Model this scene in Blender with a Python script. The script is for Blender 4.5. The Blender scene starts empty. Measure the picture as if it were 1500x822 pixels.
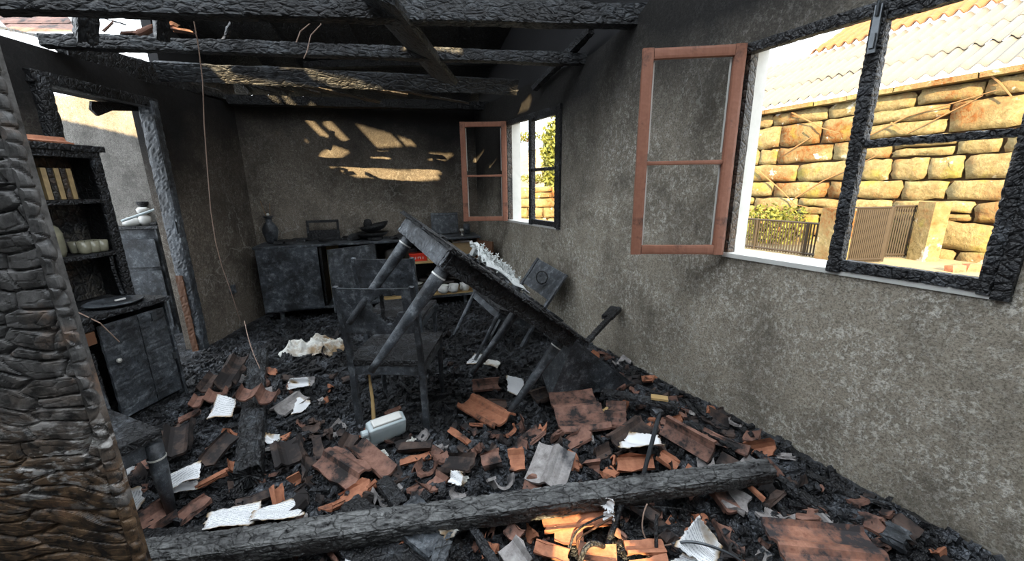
import bpy, math, random
import numpy as np
from mathutils import Matrix, Vector

# ------------------------------------------------------------------ camera
FPX = 570.0; PITCH = math.radians(13.8); ROLL = math.radians(0.83); EYE = 1.42
_f = np.array([0, math.cos(PITCH), -math.sin(PITCH)]); _r0 = np.array([1., 0, 0]); _u0 = np.cross(_r0, _f)
_r = math.cos(ROLL) * _r0 - math.sin(ROLL) * _u0; _u = math.sin(ROLL) * _r0 + math.cos(ROLL) * _u0
CAM = np.array([0, 0, EYE])
cam_data = bpy.data.cameras.new('camera'); cam = bpy.data.objects.new('camera', cam_data)
bpy.context.scene.collection.objects.link(cam)
cam_data.sensor_width = 36.0; cam_data.lens = FPX * 36.0 / 1500.0; cam_data.clip_start = 0.05; cam_data.clip_end = 300
cam.matrix_world = Matrix(((_r[0], _u[0], -_f[0], 0), (_r[1], _u[1], -_f[1], 0), (_r[2], _u[2], -_f[2], EYE), (0, 0, 0, 1)))
bpy.context.scene.camera = cam

# ------------------------------------------------------------------ light
SUN_ELEV = math.radians(24.5); SUN_HEAD = math.radians(8.0)   # low sun behind the camera, light travels towards +y
SUN_DIR = np.array([math.sin(SUN_HEAD) * math.cos(SUN_ELEV), math.cos(SUN_HEAD) * math.cos(SUN_ELEV), -math.sin(SUN_ELEV)])
world = bpy.data.worlds.new('sky_world'); bpy.context.scene.world = world; world.use_nodes = True
wn = world.node_tree.nodes; wl = world.node_tree.links
wn['Background'].inputs['Color'].default_value = (0.86, 0.93, 1.0, 1)    # even pale haze-bright sky
wn['Background'].inputs['Strength'].default_value = 1.6
sun_data = bpy.data.lights.new('sun', 'SUN'); sun = bpy.data.objects.new('sun', sun_data)
bpy.context.scene.collection.objects.link(sun)
sun_data.energy = 6.5; sun_data.angle = math.radians(0.3); sun_data.color = (1.0, 0.74, 0.40)
sun.rotation_euler = Vector(SUN_DIR.tolist()).to_track_quat('-Z', 'Y').to_euler(); sun.location = (0, -6, 6)
vs = bpy.context.scene.view_settings
vs.view_transform = 'Standard'; vs.look = 'None'; vs.gamma = 1.0; vs.use_curve_mapping = False; vs.exposure = 1.72

rnd = random.Random(7); rng = np.random.default_rng(7)
COL = bpy.context.scene.collection

# ------------------------------------------------------------------ picture <-> place measuring helpers
def ray(x, y):
    v = _f * FPX + _r * (x - 750) + _u * (411 - y); return v / np.linalg.norm(v)
def on_z(x, y, z=0.0):
    v = ray(x, y); return CAM + v * ((z - EYE) / v[2])
def on_wall(x, y, p0, p1):
    p0 = np.array([p0[0], p0[1], 0.]); p1 = np.array([p1[0], p1[1], 0.]); n = np.cross(p1 - p0, [0, 0, 1.]); v = ray(x, y)
    return CAM + v * (((p0 - CAM) @ n) / (v @ n))
def at_y(x, y, Y):
    v = ray(x, y); return CAM + v * (Y / v[1])

RW0 = np.array([-0.42, 5.0]); RW1 = np.array([3.03, -1.51])      # right wall, far and near ends
RWD = (RW1 - RW0) / np.linalg.norm(RW1 - RW0); RWN = np.array([-RWD[1], RWD[0]])   # RWN points outdoors
if RWN[0] < 0: RWN = -RWN
BW0 = np.array([-2.79, 4.25]); BW1 = RW0
LX = -2.79
def hz(x, y):
    """height of the debris bed over the buried floor"""
    x = np.asarray(x, float); y = np.asarray(y, float)
    dw = -((x - RW0[0]) * RWN[0] + (y - RW0[1]) * RWN[1])
    h = 0.03 + 0.11 * np.exp(-(dw / 0.30) ** 2) * (y < 4.2)
    h = h + 0.08 * np.exp(-(((x + 1.75) / .5) ** 2 + ((y - 2.2) / .6) ** 2)) + 0.06 * np.exp(-(((x - .2) / .8) ** 2 + ((y - 1.6) / .35) ** 2))
    h = h + 0.010 * np.sin(5.1 * x + 1.3) * np.sin(4.3 * y) + 0.006 * np.sin(13 * x + 2) * np.sin(11 * y + 1)
    return h
def on_bed(x, y, lift=0.0):
    z = 0.05
    for _ in range(12):
        p = on_z(x, y, z); z = float(hz(p[0], p[1])) + lift
    return on_z(x, y, z)

# ------------------------------------------------------------------ geometry helpers
def V3(*a): return np.array(a, float)
def box(c, s, rz=0.0, R=None):
    c = np.array(c, float); s = np.array(s, float) / 2
    v = np.array([[i, j, k] for i in (-1, 1) for j in (-1, 1) for k in (-1, 1)], float) * s
    if R is None: R = np.array([[math.cos(rz), -math.sin(rz), 0], [math.sin(rz), math.cos(rz), 0], [0, 0, 1]])
    return v @ np.asarray(R).T + c, [(0, 1, 3, 2), (4, 6, 7, 5), (0, 4, 5, 1), (2, 3, 7, 6), (0, 2, 6, 4), (1, 5, 7, 3)]
def join(*gs):
    V = []; F = []; n = 0
    for v, f in gs:
        V.append(np.asarray(v, float)); F += [tuple(i + n for i in q) for q in f]; n += len(v)
    return np.vstack(V), F
def frame_of(d):
    d = d / np.linalg.norm(d); a = V3(0, 0, 1) if abs(d[2]) < .9 else V3(1, 0, 0)
    x = np.cross(a, d); x /= np.linalg.norm(x); return x, np.cross(d, x), d
def tube(pts, radii, n=8, cap=True):
    pts = [np.array(p, float) for p in pts]
    if not hasattr(radii, '__len__'): radii = [radii] * len(pts)
    V = []; F = []
    x, y, _ = frame_of(pts[-1] - pts[0])
    for i, p in enumerate(pts):
        d = pts[min(i + 1, len(pts) - 1)] - pts[max(i - 1, 0)]; d /= np.linalg.norm(d)
        x = x - d * (x @ d); x /= np.linalg.norm(x); y = np.cross(d, x)
        for k in range(n):
            a = 2 * math.pi * k / n; V.append(p + radii[i] * (math.cos(a) * x + math.sin(a) * y))
    for i in range(len(pts) - 1):
        for k in range(n):
            a = i * n + k; b = i * n + (k + 1) % n; F.append((a, b, b + n, a + n))
    if cap: F.append(tuple(range(n))[::-1]); F.append(tuple(range((len(pts) - 1) * n, len(pts) * n)))
    return np.array(V), F
def lathe(prof, n=20, c=(0, 0, 0)):
    V = []; F = []
    for r, z in prof:
        for k in range(n):
            a = 2 * math.pi * k / n; V.append((c[0] + r * math.cos(a), c[1] + r * math.sin(a), c[2] + z))
    for i in range(len(prof) - 1):
        for k in range(n):
            a = i * n + k; b = i * n + (k + 1) % n; F.append((a, b, b + n, a + n))
    F.append(tuple(range(n))[::-1]); F.append(tuple(range((len(prof) - 1) * n, len(prof) * n)))
    return np.array(V), F
def slab(poly, th, axis=2):
    """polygon (list of 3D points) given a thickness along vector th"""
    P = np.array(poly, float); n = len(P); Q = P + np.array(th, float)
    return np.vstack([P, Q]), [tuple(range(n))[::-1], tuple(range(n, 2 * n))] + [(i, (i + 1) % n, n + (i + 1) % n, n + i) for i in range(n)]
def grid_faces(nu, nv, off=0, flip=False):
    F = []
    for i in range(nu - 1):
        for j in range(nv - 1):
            a = off + i * nv + j; q = (a, a + nv, a + nv + 1, a + 1); F.append(q[::-1] if flip else q)
    return F
def sn(P, s=1.0, seed=0.0):
    P = np.asarray(P) * s
    return (np.sin(P[:, 0] * 1.0 + 2.1 * np.sin(P[:, 1] * .7 + seed) + seed) + np.sin(P[:, 1] * 1.3 + 1.7 * np.sin(P[:, 2] * .9 + seed * 2)) + np.sin(P[:, 2] * 1.1 + 1.9 * np.sin(P[:, 0] * .8 + seed * 3))) / 3
def cracks(P, cell, seed=3, block=False):
    """F2-F1 of a jittered voronoi, cell sizes per axis"""
    Q = P / np.array(cell, float); I = np.floor(Q).astype(int); f1 = np.full(len(Q), 9.); f2 = np.full(len(Q), 9.)
    ks = (-1, 0, 1)
    for a in ks:
        for b in ks:
            for c in ks:
                J = I + (a, b, c)
                h = (J[:, 0] * 73856093 ^ J[:, 1] * 19349663 ^ J[:, 2] * 83492791 ^ seed * 2654435) & 0xffffff
                jit = np.stack([((h * 9301 + 49297) % 233280) / 233280., ((h * 4096 + 150889) % 714025) / 714025., ((h * 1597 + 51749) % 244944) / 244944.], 1)
                dv = Q - (J + .15 + .7 * jit); d = (np.abs(dv) ** 4).sum(1) ** .25 if block else np.linalg.norm(dv, axis=1)
                m = d < f1; f2 = np.where(m, f1, np.minimum(f2, d)); f1 = np.where(m, d, f1)
    return f2 - f1
def timber_geo(L, w, h, ds=0.02, depth=0.006, cell=(.06, .035, .035), wob=0.006, seed=1, taper=(1, 1), ragged=0.0):
    """charred timber along local X, width Y, height Z, with cracked char surface"""
    nl = max(3, int(L / ds)); m = max(3, int(w / ds)); k = max(3, int(h / ds))
    ring = [(-w / 2 + w * i / m, -h / 2) for i in range(m)] + [(w / 2, -h / 2 + h * i / k) for i in range(k)] + [(w / 2 - w * i / m, h / 2) for i in range(m)] + [(-w / 2, h / 2 - h * i / k) for i in range(k)]
    ring = np.array(ring); nr = len(ring)
    nn = ring / np.array([w / 2, h / 2]); nn = np.sign(nn) * np.abs(nn) ** 6; nn /= np.linalg.norm(nn, axis=1)[:, None] + 1e-9
    ring = ring - nn * (np.abs(nn[:, :1] * nn[:, 1:]) * min(w, h) * .16)
    X = np.linspace(0, L, nl + 1); V = np.zeros((nl + 1, nr, 3)); N = np.zeros_like(V)
    for i, x in enumerate(X):
        t = taper[0] + (taper[1] - taper[0]) * i / nl
        V[i, :, 0] = x; V[i, :, 1:] = ring * t; N[i, :, 1:] = nn
    if ragged:
        V[0, :, 0] += ragged * rng.random(nr); V[-1, :, 0] -= ragged * rng.random(nr) * 1.2
    V = V.reshape(-1, 3); N = N.reshape(-1, 3)
    c = cracks(V + seed * 1.37, cell, seed, True); d = -depth * np.exp(-(c / .10) ** 2) + depth * .25 * np.clip(c, 0, .5)
    if ds < .01:
        c2 = cracks(V * 1.1 + 3, (.20, .022, .022), seed + 5, True); c3 = cracks(V + 7, (.016, .05, .05), seed + 6, True); d = d * .55 - depth * 1.1 * np.exp(-(c2 / .05) ** 2) - depth * .5 * np.exp(-(c3 / .09) ** 2)
    d += wob * sn(V, 9, seed) + wob * .5 * sn(V, 31, seed + 2)
    V = V + N * d[:, None]
    F = []
    for i in range(nl):
        for j in range(nr):
            a = i * nr + j; b = i * nr + (j + 1) % nr; F.append((a, a + nr, b + nr, b))
    n0 = len(V); V = np.vstack([V, [[V[:nr, 0].mean() + .01, 0, 0], [V[-nr:, 0].mean() - .01, 0, 0]]])
    for j in range(nr):
        F.append((n0, j, (j + 1) % nr)); F.append((n0 + 1, nl * nr + (j + 1) % nr, nl * nr + j))
    return V, F

def ob(name, geo, mat, parent=None, loc=None, R=None, smooth=False):
    me = bpy.data.meshes.new(name); me.from_pydata(np.asarray(geo[0]).tolist(), [], geo[1]); me.update()
    if smooth: me.polygons.foreach_set('use_smooth', [True] * len(me.polygons))
    if mat: me.materials.append(mat)
    o = bpy.data.objects.new(name, me); COL.objects.link(o)
    if parent: o.parent = parent
    if loc is not None or R is not None: o.matrix_basis = mtx(loc if loc is not None else (0, 0, 0), R)
    return o
def mtx(loc, R=None, s=1.0):
    R = np.eye(3) if R is None else np.asarray(R)
    M = Matrix([[R[i][j] * s for j in range(3)] + [float(loc[i])] for i in range(3)] + [[0, 0, 0, 1]]); return M
def rz(a): return np.array([[math.cos(a), -math.sin(a), 0], [math.sin(a), math.cos(a), 0], [0, 0, 1]])
def rx(a): return np.array([[1, 0, 0], [0, math.cos(a), -math.sin(a)], [0, math.sin(a), math.cos(a)]])
def ry(a): return np.array([[math.cos(a), 0, math.sin(a)], [0, 1, 0], [-math.sin(a), 0, math.cos(a)]])
def tag(o, label, cat, group=None, kind=None):
    o['label'] = label; o['category'] = cat
    if group: o['group'] = group
    if kind: o['kind'] = kind
    return o
def struct(o): o['kind'] = 'structure'; return o
def empty(name, loc=(0, 0, 0), R=None, s=1.0):
    o = bpy.data.objects.new(name, None); COL.objects.link(o); o.empty_display_size = .1; o.matrix_basis = mtx(loc, R, s); return o
def axes(p0, p1, up=(0, 0, 1), roll=0.0):
    """matrix with local X from p0 to p1"""
    x = np.array(p1, float) - np.array(p0, float); L = np.linalg.norm(x); x /= L
    up = np.array(up, float); y = np.cross(up, x)
    if np.linalg.norm(y) < 1e-3: y = np.cross((0, 1, 0), x)
    y /= np.linalg.norm(y); z = np.cross(x, y)
    c, s = math.cos(roll), math.sin(roll); y, z = c * y + s * z, -s * y + c * z
    return np.stack([x, y, z], 1), L

# ------------------------------------------------------------------ materials
def new_mat(name):
    m = bpy.data.materials.new(name); m.use_nodes = True; nt = m.node_tree
    return m, nt, nt.nodes, nt.links, nt.nodes['Principled BSDF']
class NT:
    def __init__(s, name): s.m, s.t, s.n, s.l, s.p = new_mat(name)
    def tc(s, kind='Object'): return s.n.new('ShaderNodeTexCoord').outputs[kind]
    def pos(s): return s.n.new('ShaderNodeNewGeometry').outputs['Position']
    def mapping(s, v, scale=(1, 1, 1), rot=(0, 0, 0)):
        q = s.n.new('ShaderNodeMapping'); q.inputs['Scale'].default_value = scale; q.inputs['Rotation'].default_value = rot; s.l.new(v, q.inputs[0]); return q.outputs[0]
    def noise(s, v, scale, detail=4, rough=.6, dist=0.0):
        q = s.n.new('ShaderNodeTexNoise'); q.inputs['Scale'].default_value = scale; q.inputs['Detail'].default_value = detail; q.inputs['Roughness'].default_value = rough; q.inputs['Distortion'].default_value = dist
        s.l.new(v, q.inputs['Vector']); return q.outputs['Fac']
    def vor(s, v, scale, feature='DISTANCE_TO_EDGE'):
        q = s.n.new('ShaderNodeTexVoronoi'); q.feature = feature; q.inputs['Scale'].default_value = scale; s.l.new(v, q.inputs['Vector']); return q.outputs['Distance']
    def ramp(s, v, a, b, c0=(0, 0, 0, 1), c1=(1, 1, 1, 1), mode='LINEAR'):
        if a > b: a, b, c0, c1 = b, a, c1, c0
        q = s.n.new('ShaderNodeValToRGB'); e = q.color_ramp; e.interpolation = mode; e.elements[0].position = a; e.elements[1].position = b; e.elements[0].color = c0; e.elements[1].color = c1
        s.l.new(v, q.inputs[0]); return q.outputs[0]
    def mix(s, fac, a, b):
        q = s.n.new('ShaderNodeMix'); q.data_type = 'RGBA'
        for sock, val in ((q.inputs[0], fac), (q.inputs[6], a), (q.inputs[7], b)):
            if isinstance(val, (int, float)): sock.default_value = val
            elif isinstance(val, tuple): sock.default_value = (*val[:3], 1)
            else: s.l.new(val, sock)
        return q.outputs[2]
    def math(s, op, a, b=0.0, c=None, clamp=False):
        q = s.n.new('ShaderNodeMath'); q.operation = op; q.use_clamp = clamp
        for i, v in enumerate((a, b) if c is None else (a, b, c)):
            if isinstance(v, (int, float)): q.inputs[i].default_value = v
            else: s.l.new(v, q.inputs[i])
        return q.outputs[0]
    def sep(s, v):
        q = s.n.new('ShaderNodeSeparateXYZ'); s.l.new(v, q.inputs[0]); return q.outputs
    def rand(s): return s.n.new('ShaderNodeObjectInfo').outputs['Random']
    def add(s, a, b):
        q = s.n.new('ShaderNodeVectorMath'); q.operation = 'ADD'; s.l.new(a, q.inputs[0])
        if isinstance(b, tuple): q.inputs[1].default_value = b
        else: s.l.new(b, q.inputs[1])
        return q.outputs[0]
    def bump(s, h, strength=.5, dist=.01, prev=None):
        q = s.n.new('ShaderNodeBump'); q.inputs['Strength'].default_value = strength; q.inputs['Distance'].default_value = dist; s.l.new(h, q.inputs['Height'])
        if prev is not None: s.l.new(prev, q.inputs['Normal'])
        return q.outputs[0]
    def out(s, col, rough=.7, normal=None, metal=0.0, spec=.5):
        if isinstance(col, tuple): s.p.inputs['Base Color'].default_value = (*col[:3], 1)
        else: s.l.new(col, s.p.inputs['Base Color'])
        if isinstance(rough, (int, float)): s.p.inputs['Roughness'].default_value = rough
        else: s.l.new(rough, s.p.inputs['Roughness'])
        s.p.inputs['Metallic'].default_value = metal; s.p.inputs['Specular IOR Level'].default_value = spec
        if normal is not None: s.l.new(normal, s.p.inputs['Normal'])
        return s.m
def simple(name, col, rough=.6, metal=0.0, var=.25, scale=12, bump=.2, spec=.5):
    t = NT(name); v = t.tc(); n = t.noise(v, scale)
    c = t.mix(n, tuple(max(0, x * (1 - var)) for x in col), tuple(x * (1 + var) for x in col))
    return t.out(c, rough, t.bump(t.noise(v, scale * 4), bump, .004), metal, spec)
def char_mat(name, dark=(.010, .0105, .012), ash=(.15, .165, .185), amount=.50, sc=(1, 1, 1), cell=28, bumpd=.006, rough=.5, brown=None):
    t = NT(name); v = t.add(t.mapping(t.tc(), sc), t.n.new('ShaderNodeObjectInfo').outputs['Location'])
    n = t.noise(v, 7, 6, .68); n2 = t.noise(v, 42, 5, .7)
    e = t.vor(t.add(v, (0.3, .1, .7)), cell); e2 = t.vor(v, cell * 2.6)
    f = t.math('MULTIPLY', t.ramp(n, amount, amount + .22), t.ramp(n2, .35, .68))
    c = t.mix(f, dark, ash)
    if brown: c = t.mix(t.math('MULTIPLY', t.ramp(t.noise(v, 3.1, 4), .48, .62), t.ramp(n2, .3, .6)), c, brown)
    c = t.mix(t.ramp(e, 0, .05), (.002, .002, .002), c)
    h = t.math('ADD', t.ramp(e, 0, .16), t.math('ADD', t.math('MULTIPLY', t.ramp(e2, 0, .2), .4), t.math('MULTIPLY', n2, .8)))
    return t.out(c, t.ramp(n2, .2, .8, (rough - .12,) * 3 + (1,), (rough + .22,) * 3 + (1,)), t.bump(h, .8, bumpd))
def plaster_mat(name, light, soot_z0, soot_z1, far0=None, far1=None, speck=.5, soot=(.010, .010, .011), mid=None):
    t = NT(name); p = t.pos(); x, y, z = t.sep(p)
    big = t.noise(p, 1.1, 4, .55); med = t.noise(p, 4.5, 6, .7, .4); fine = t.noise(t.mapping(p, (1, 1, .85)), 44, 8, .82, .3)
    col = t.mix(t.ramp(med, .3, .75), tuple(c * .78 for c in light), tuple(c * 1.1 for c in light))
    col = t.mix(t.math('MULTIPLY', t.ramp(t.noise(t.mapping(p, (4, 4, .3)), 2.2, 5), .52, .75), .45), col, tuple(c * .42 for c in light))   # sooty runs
    mott = t.noise(t.mapping(p, (1, 1, .8)), 2.3, 7, .72)
    col = t.mix(t.ramp(mott, .36, .56), tuple(c * .40 for c in light), col)
    patch = t.math('MULTIPLY', t.ramp(t.noise(p, 3.1, 6, .75), .40, .62), t.ramp(mott, .38, .52))
    sp = t.math('MULTIPLY', t.ramp(fine, .505, .56), t.math('ADD', t.math('MULTIPLY', patch, .95), .22))
    col = t.mix(t.math('MULTIPLY', sp, speck), col, (.66, .63, .56))
    tiny = t.noise(p, 120, 3, .8)
    col = t.mix(t.math('MULTIPLY', t.ramp(tiny, .54, .38), .7), col, tuple(c * .22 for c in light))
    # hair cracks
    q = t.n.new('ShaderNodeTexNoise'); q.inputs['Scale'].default_value = 4.0; q.inputs['Detail'].default_value = 5; t.l.new(p, q.inputs['Vector'])
    vv = t.add(t.mapping(p, (1, 1, .6)), q.outputs['Color']); e = t.vor(vv, 1.1)
    col = t.mix(t.math('MULTIPLY', t.math('MULTIPLY', t.ramp(e, .012, .004), t.ramp(big, .44, .52)), .5), col, (.42, .40, .36))
    s = t.math('ADD', t.math('DIVIDE', t.math('SUBTRACT', z, soot_z0), soot_z1 - soot_z0), t.math('MULTIPLY', t.math('SUBTRACT', big, .5), 1.0))
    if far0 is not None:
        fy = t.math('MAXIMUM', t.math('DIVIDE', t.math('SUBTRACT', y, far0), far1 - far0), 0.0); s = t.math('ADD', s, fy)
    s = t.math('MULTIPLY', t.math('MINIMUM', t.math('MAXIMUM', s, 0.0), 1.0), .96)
    col = t.mix(s, col, soot)
    rough = .85
    h = t.math('ADD', t.math('MULTIPLY', med, 1.2), t.math('MULTIPLY', fine, .6))
    return t.out(col, rough, t.bump(h, .7, .012), spec=.25)

M = {}
M['char'] = char_mat('charred_wood')
M['char_ash'] = char_mat('charred_wood_ashy', ash=(.13, .145, .16), amount=.44, cell=26, sc=(.45, 1, 1))
M['char_dark'] = char_mat('charred_wood_dark', ash=(.05, .055, .06), amount=.55)
M['char_beam'] = char_mat('charred_beam_grey', dark=(.016, .016, .017), ash=(.24, .245, .24), amount=.38, cell=30, sc=(.35, 1, 1), bumpd=.003)
def scorched():
    t = NT('scorched_furniture'); v = t.add(t.tc(), t.n.new('ShaderNodeObjectInfo').outputs['Location']); n = t.noise(v, 5, 6, .7); n2 = t.noise(v, 22, 6, .78); n3 = t.noise(v, 150, 3, .8)
    c = t.mix(t.ramp(n, .38, .62), (.016, .018, .021), (.064, .074, .086)); c = t.mix(t.math('MULTIPLY', t.ramp(n2, .50, .66), t.ramp(n, .35, .6)), c, (.23, .25, .27)); c = t.mix(t.math('MULTIPLY', t.ramp(n3, .6, .7), .5), c, (.22, .24, .25)); c = t.mix(t.ramp(n2, .42, .33), c, (.007, .007, .008))
    return t.out(c, t.ramp(n2, .3, .7, (.32,) * 3 + (1,), (.62,) * 3 + (1,)), t.bump(t.math('ADD', n2, t.math('MULTIPLY', n3, .5)), .7, .004))
M['char_smooth'] = scorched()
M['char_brown'] = char_mat('charred_wood_brown', ash=(.16, .14, .11), amount=.42, cell=20, brown=(.07, .035, .014))
M['coal'] = char_mat('charcoal', dark=(.006, .0065, .0085), ash=(.20, .22, .25), amount=.46, cell=50, bumpd=.004, rough=.38)
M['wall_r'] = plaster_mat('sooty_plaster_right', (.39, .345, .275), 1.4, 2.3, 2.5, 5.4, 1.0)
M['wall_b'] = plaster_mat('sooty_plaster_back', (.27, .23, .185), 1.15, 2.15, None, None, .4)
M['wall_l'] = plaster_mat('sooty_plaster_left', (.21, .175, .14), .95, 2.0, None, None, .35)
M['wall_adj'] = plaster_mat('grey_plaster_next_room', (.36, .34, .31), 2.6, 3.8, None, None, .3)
M['soot'] = simple('soot_black', (.012, .012, .014), .8, var=.4, scale=5, bump=.5)
M['redwood'] = None
def painted():
    t = NT('red_brown_painted_wood'); v = t.tc(); n = t.noise(t.mapping(v, (14, 14, 1.2)), 3, 5); m = t.noise(v, 9, 6, .7)
    c = t.mix(n, (.19, .075, .045), (.34, .15, .095)); c = t.mix(t.ramp(m, .55, .72), c, (.05, .028, .022)); c = t.mix(t.ramp(t.noise(v, 3, 4), .62, .78), c, (.02, .018, .018))
    return t.out(c, .55, t.bump(n, .4, .003))
M['redwood'] = painted()
M['white_paint'] = simple('white_reveal_paint', (.55, .55, .52), .7, var=.2, scale=9)
def tile_mat():
    t = NT('burnt_terracotta'); v = t.tc(); r = t.rand(); p = t.pos()
    n = t.noise(p, 5.5, 5, .62); n2 = t.noise(p, 26, 5, .7)
    c = t.mix(n2, (.20, .085, .048), (.40, .185, .105)); c = t.mix(t.ramp(r, 0, 1), c, t.mix(n2, (.13, .065, .05), (.25, .15, .115)))
    s = t.math('ADD', t.math('ADD', n, t.math('MULTIPLY', n2, .5)), t.math('MULTIPLY', r, .26))
    c = t.mix(t.ramp(s, .78, .98), c, (.022, .019, .019)); c = t.mix(t.math('MULTIPLY', t.ramp(t.noise(p, 12, 4), .62, .72), .5), c, (.34, .27, .23))
    return t.out(c, .75, t.bump(n2, .5, .004), spec=.3)
M['tile'] = tile_mat()
def tile_variant(name, a, b, s0, soot=(.022, .019, .019)):
    t = NT(name); p = t.pos(); n = t.noise(p, 6.5, 5, .62); n2 = t.noise(p, 30, 5, .7)
    c = t.mix(t.ramp(n2, .3, .7), a, b); s = t.math('ADD', n, t.math('MULTIPLY', n2, .5)); c = t.mix(t.ramp(s, s0, s0 + .18), c, soot)
    return t.out(c, .75, t.bump(n2, .5, .004), spec=.3)
M['tile_clean'] = tile_variant('terracotta_clean', (.26, .10, .055), (.48, .21, .12), .80)
M['tile_mid'] = tile_variant('terracotta_sooty', (.15, .075, .055), (.33, .18, .135), .68)
M['tile_dark'] = tile_variant('terracotta_blackened', (.06, .042, .035), (.15, .10, .08), .62)
M['tile_grey'] = tile_variant('terracotta_ash_grey', (.17, .155, .15), (.42, .40, .39), .78, (.06, .06, .065))
M['tile_big'] = tile_variant('terracotta_rough_blotched', (.20, .085, .055), (.50, .25, .17), .64, (.04, .036, .038))
M['paper'] = None
def paper_mat(name, lines=True):
    t = NT(name); g = t.tc('Generated'); x, y, z = t.sep(g); v = t.tc()
    n = t.noise(v, 14, 5, .7)
    ex = t.math('MINIMUM', t.math('MINIMUM', x, t.math('SUBTRACT', 1.0, x)), t.math('MINIMUM', y, t.math('SUBTRACT', 1.0, y)))
    edge = t.math('ADD', ex, t.math('MULTIPLY', t.math('SUBTRACT', n, .5), .20))
    base = t.mix(n, (.74, .76, .78), (.86, .87, .88))
    if lines:
        yy = t.math('FRACT', t.math('MULTIPLY', y, 15.0)); ln = t.math('LESS_THAN', yy, .38)
        wd = t.math('GREATER_THAN', t.noise(t.mapping(g, (50, 15, 1)), 1.0, 1), .45)
        inner = t.math('GREATER_THAN', ex, .1)
        base = t.mix(t.math('MULTIPLY', t.math('MULTIPLY', t.math('MULTIPLY', ln, wd), inner), .6), base, (.16, .18, .22))
    c = t.mix(t.ramp(edge, .02, .12), (.33, .22, .10), base); c = t.mix(t.ramp(edge, -.03, .03), (.012, .010, .009), c)
    return t.out(c, .8, t.bump(n, .12, .002))
M['paper'] = paper_mat('printed_paper'); M['paper_plain'] = paper_mat('plain_paper', False)
def cloth_mat():
    t = NT('scorched_cloth'); v = t.tc(); n = t.noise(v, 6, 5, .65); f = t.noise(v, 60, 3)
    c = t.mix(t.ramp(n, .45, .62), (.62, .62, .58), (.30, .21, .12)); c = t.mix(t.ramp(t.noise(v, 9, 4), .6, .72), c, (.03, .025, .02))
    return t.out(c, .9, t.bump(t.math('ADD', n, f), .5, .006))
M['cloth'] = cloth_mat()
M['metal'] = simple('scorched_metal', (.10, .11, .12), .38, .7, .3, 30)
M['steel_dark'] = simple('dark_gate_steel', (.035, .026, .018), .6, .3)
M['brass'] = simple('ring_metal', (.55, .54, .50), .45, .4, .2)
M['lightwood'] = simple('unburnt_yellow_wood', (.50, .34, .15), .6, 0, .25, 7)
M['wicker'] = simple('wicker', (.42, .30, .16), .8, 0, .35, 60, .8)
M['ceramic'] = simple('white_ceramic', (.72, .72, .69), .3, 0, .12, 14)
M['sootceramic'] = simple('sooty_ceramic', (.16, .15, .14), .5, 0, .6, 14)
M['red'] = simple('red_tin', (.75, .045, .02), .4, 0, .1)
M['rust'] = simple('rusted_iron', (.10, .045, .022), .75, .2, .5, 25)
M['rust_light'] = simple('pale_brown_wire', (.32, .22, .17), .7, 0, .3, 25)
M['plastic'] = simple('translucent_white_plastic', (.50, .58, .60), .35, 0, .3, 9)
M['glassy'] = simple('dirty_glass', (.22, .21, .15), .2, 0, .5, 20)
M['gold'] = simple('gilt_spines', (.30, .21, .10), .5, 0, .5, 40)
M['foliage'] = None
def foliage():
    t = NT('sunlit_leaves'); p = t.pos(); n = t.noise(p, 9, 4); c = t.mix(n, (.045, .07, .008), (.20, .20, .03)); return t.out(c, .7)
M['foliage'] = foliage()
def stone_mat():
    t = NT('granite_block'); p = t.pos(); r = t.rand(); n = t.noise(p, 1.6, 5, .65); f = t.noise(p, 14, 5, .75)
    c = t.mix(t.ramp(f, .3, .7), (.13, .10, .045), (.29, .24, .13)); c = t.mix(t.math('MULTIPLY', t.ramp(t.math('ADD', n, t.math('MULTIPLY', r, .12)), .54, .70), t.ramp(f, .36, .56)), c, (.15, .062, .02))
    c = t.mix(t.ramp(t.noise(p, 4.5, 3), .64, .7), c, (.42, .40, .34)); c = t.mix(t.math('MULTIPLY', t.ramp(t.noise(p, 2.3, 3), .58, .7), .5), c, (.24, .22, .03))
    return t.out(c, .9, t.bump(f, .8, .03), spec=.1)
M['stone'] = stone_mat()
M['mortar'] = simple('dark_stone_joint', (.05, .028, .012), .95, 0, .4, 8)
M['ground'] = simple('dry_sandy_ground', (.27, .22, .13), .95, 0, .3, 5)
M['corr'] = simple('weathered_fibre_cement', (.13, .123, .108), .85, 0, .2, 4)
M['rooftile'] = simple('old_orange_roof_tiles', (.20, .085, .03), .85, 0, .4, 9)
M['hill'] = simple('dry_hillside', (.26, .20, .11), .95, 0, .5, 3)
M['bark'] = simple('dry_twig', (.22, .12, .05), .9)
M['burntorange'] = simple('scorched_raw_wood', (.12, .052, .024), .7, 0, .5, 12)

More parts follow.
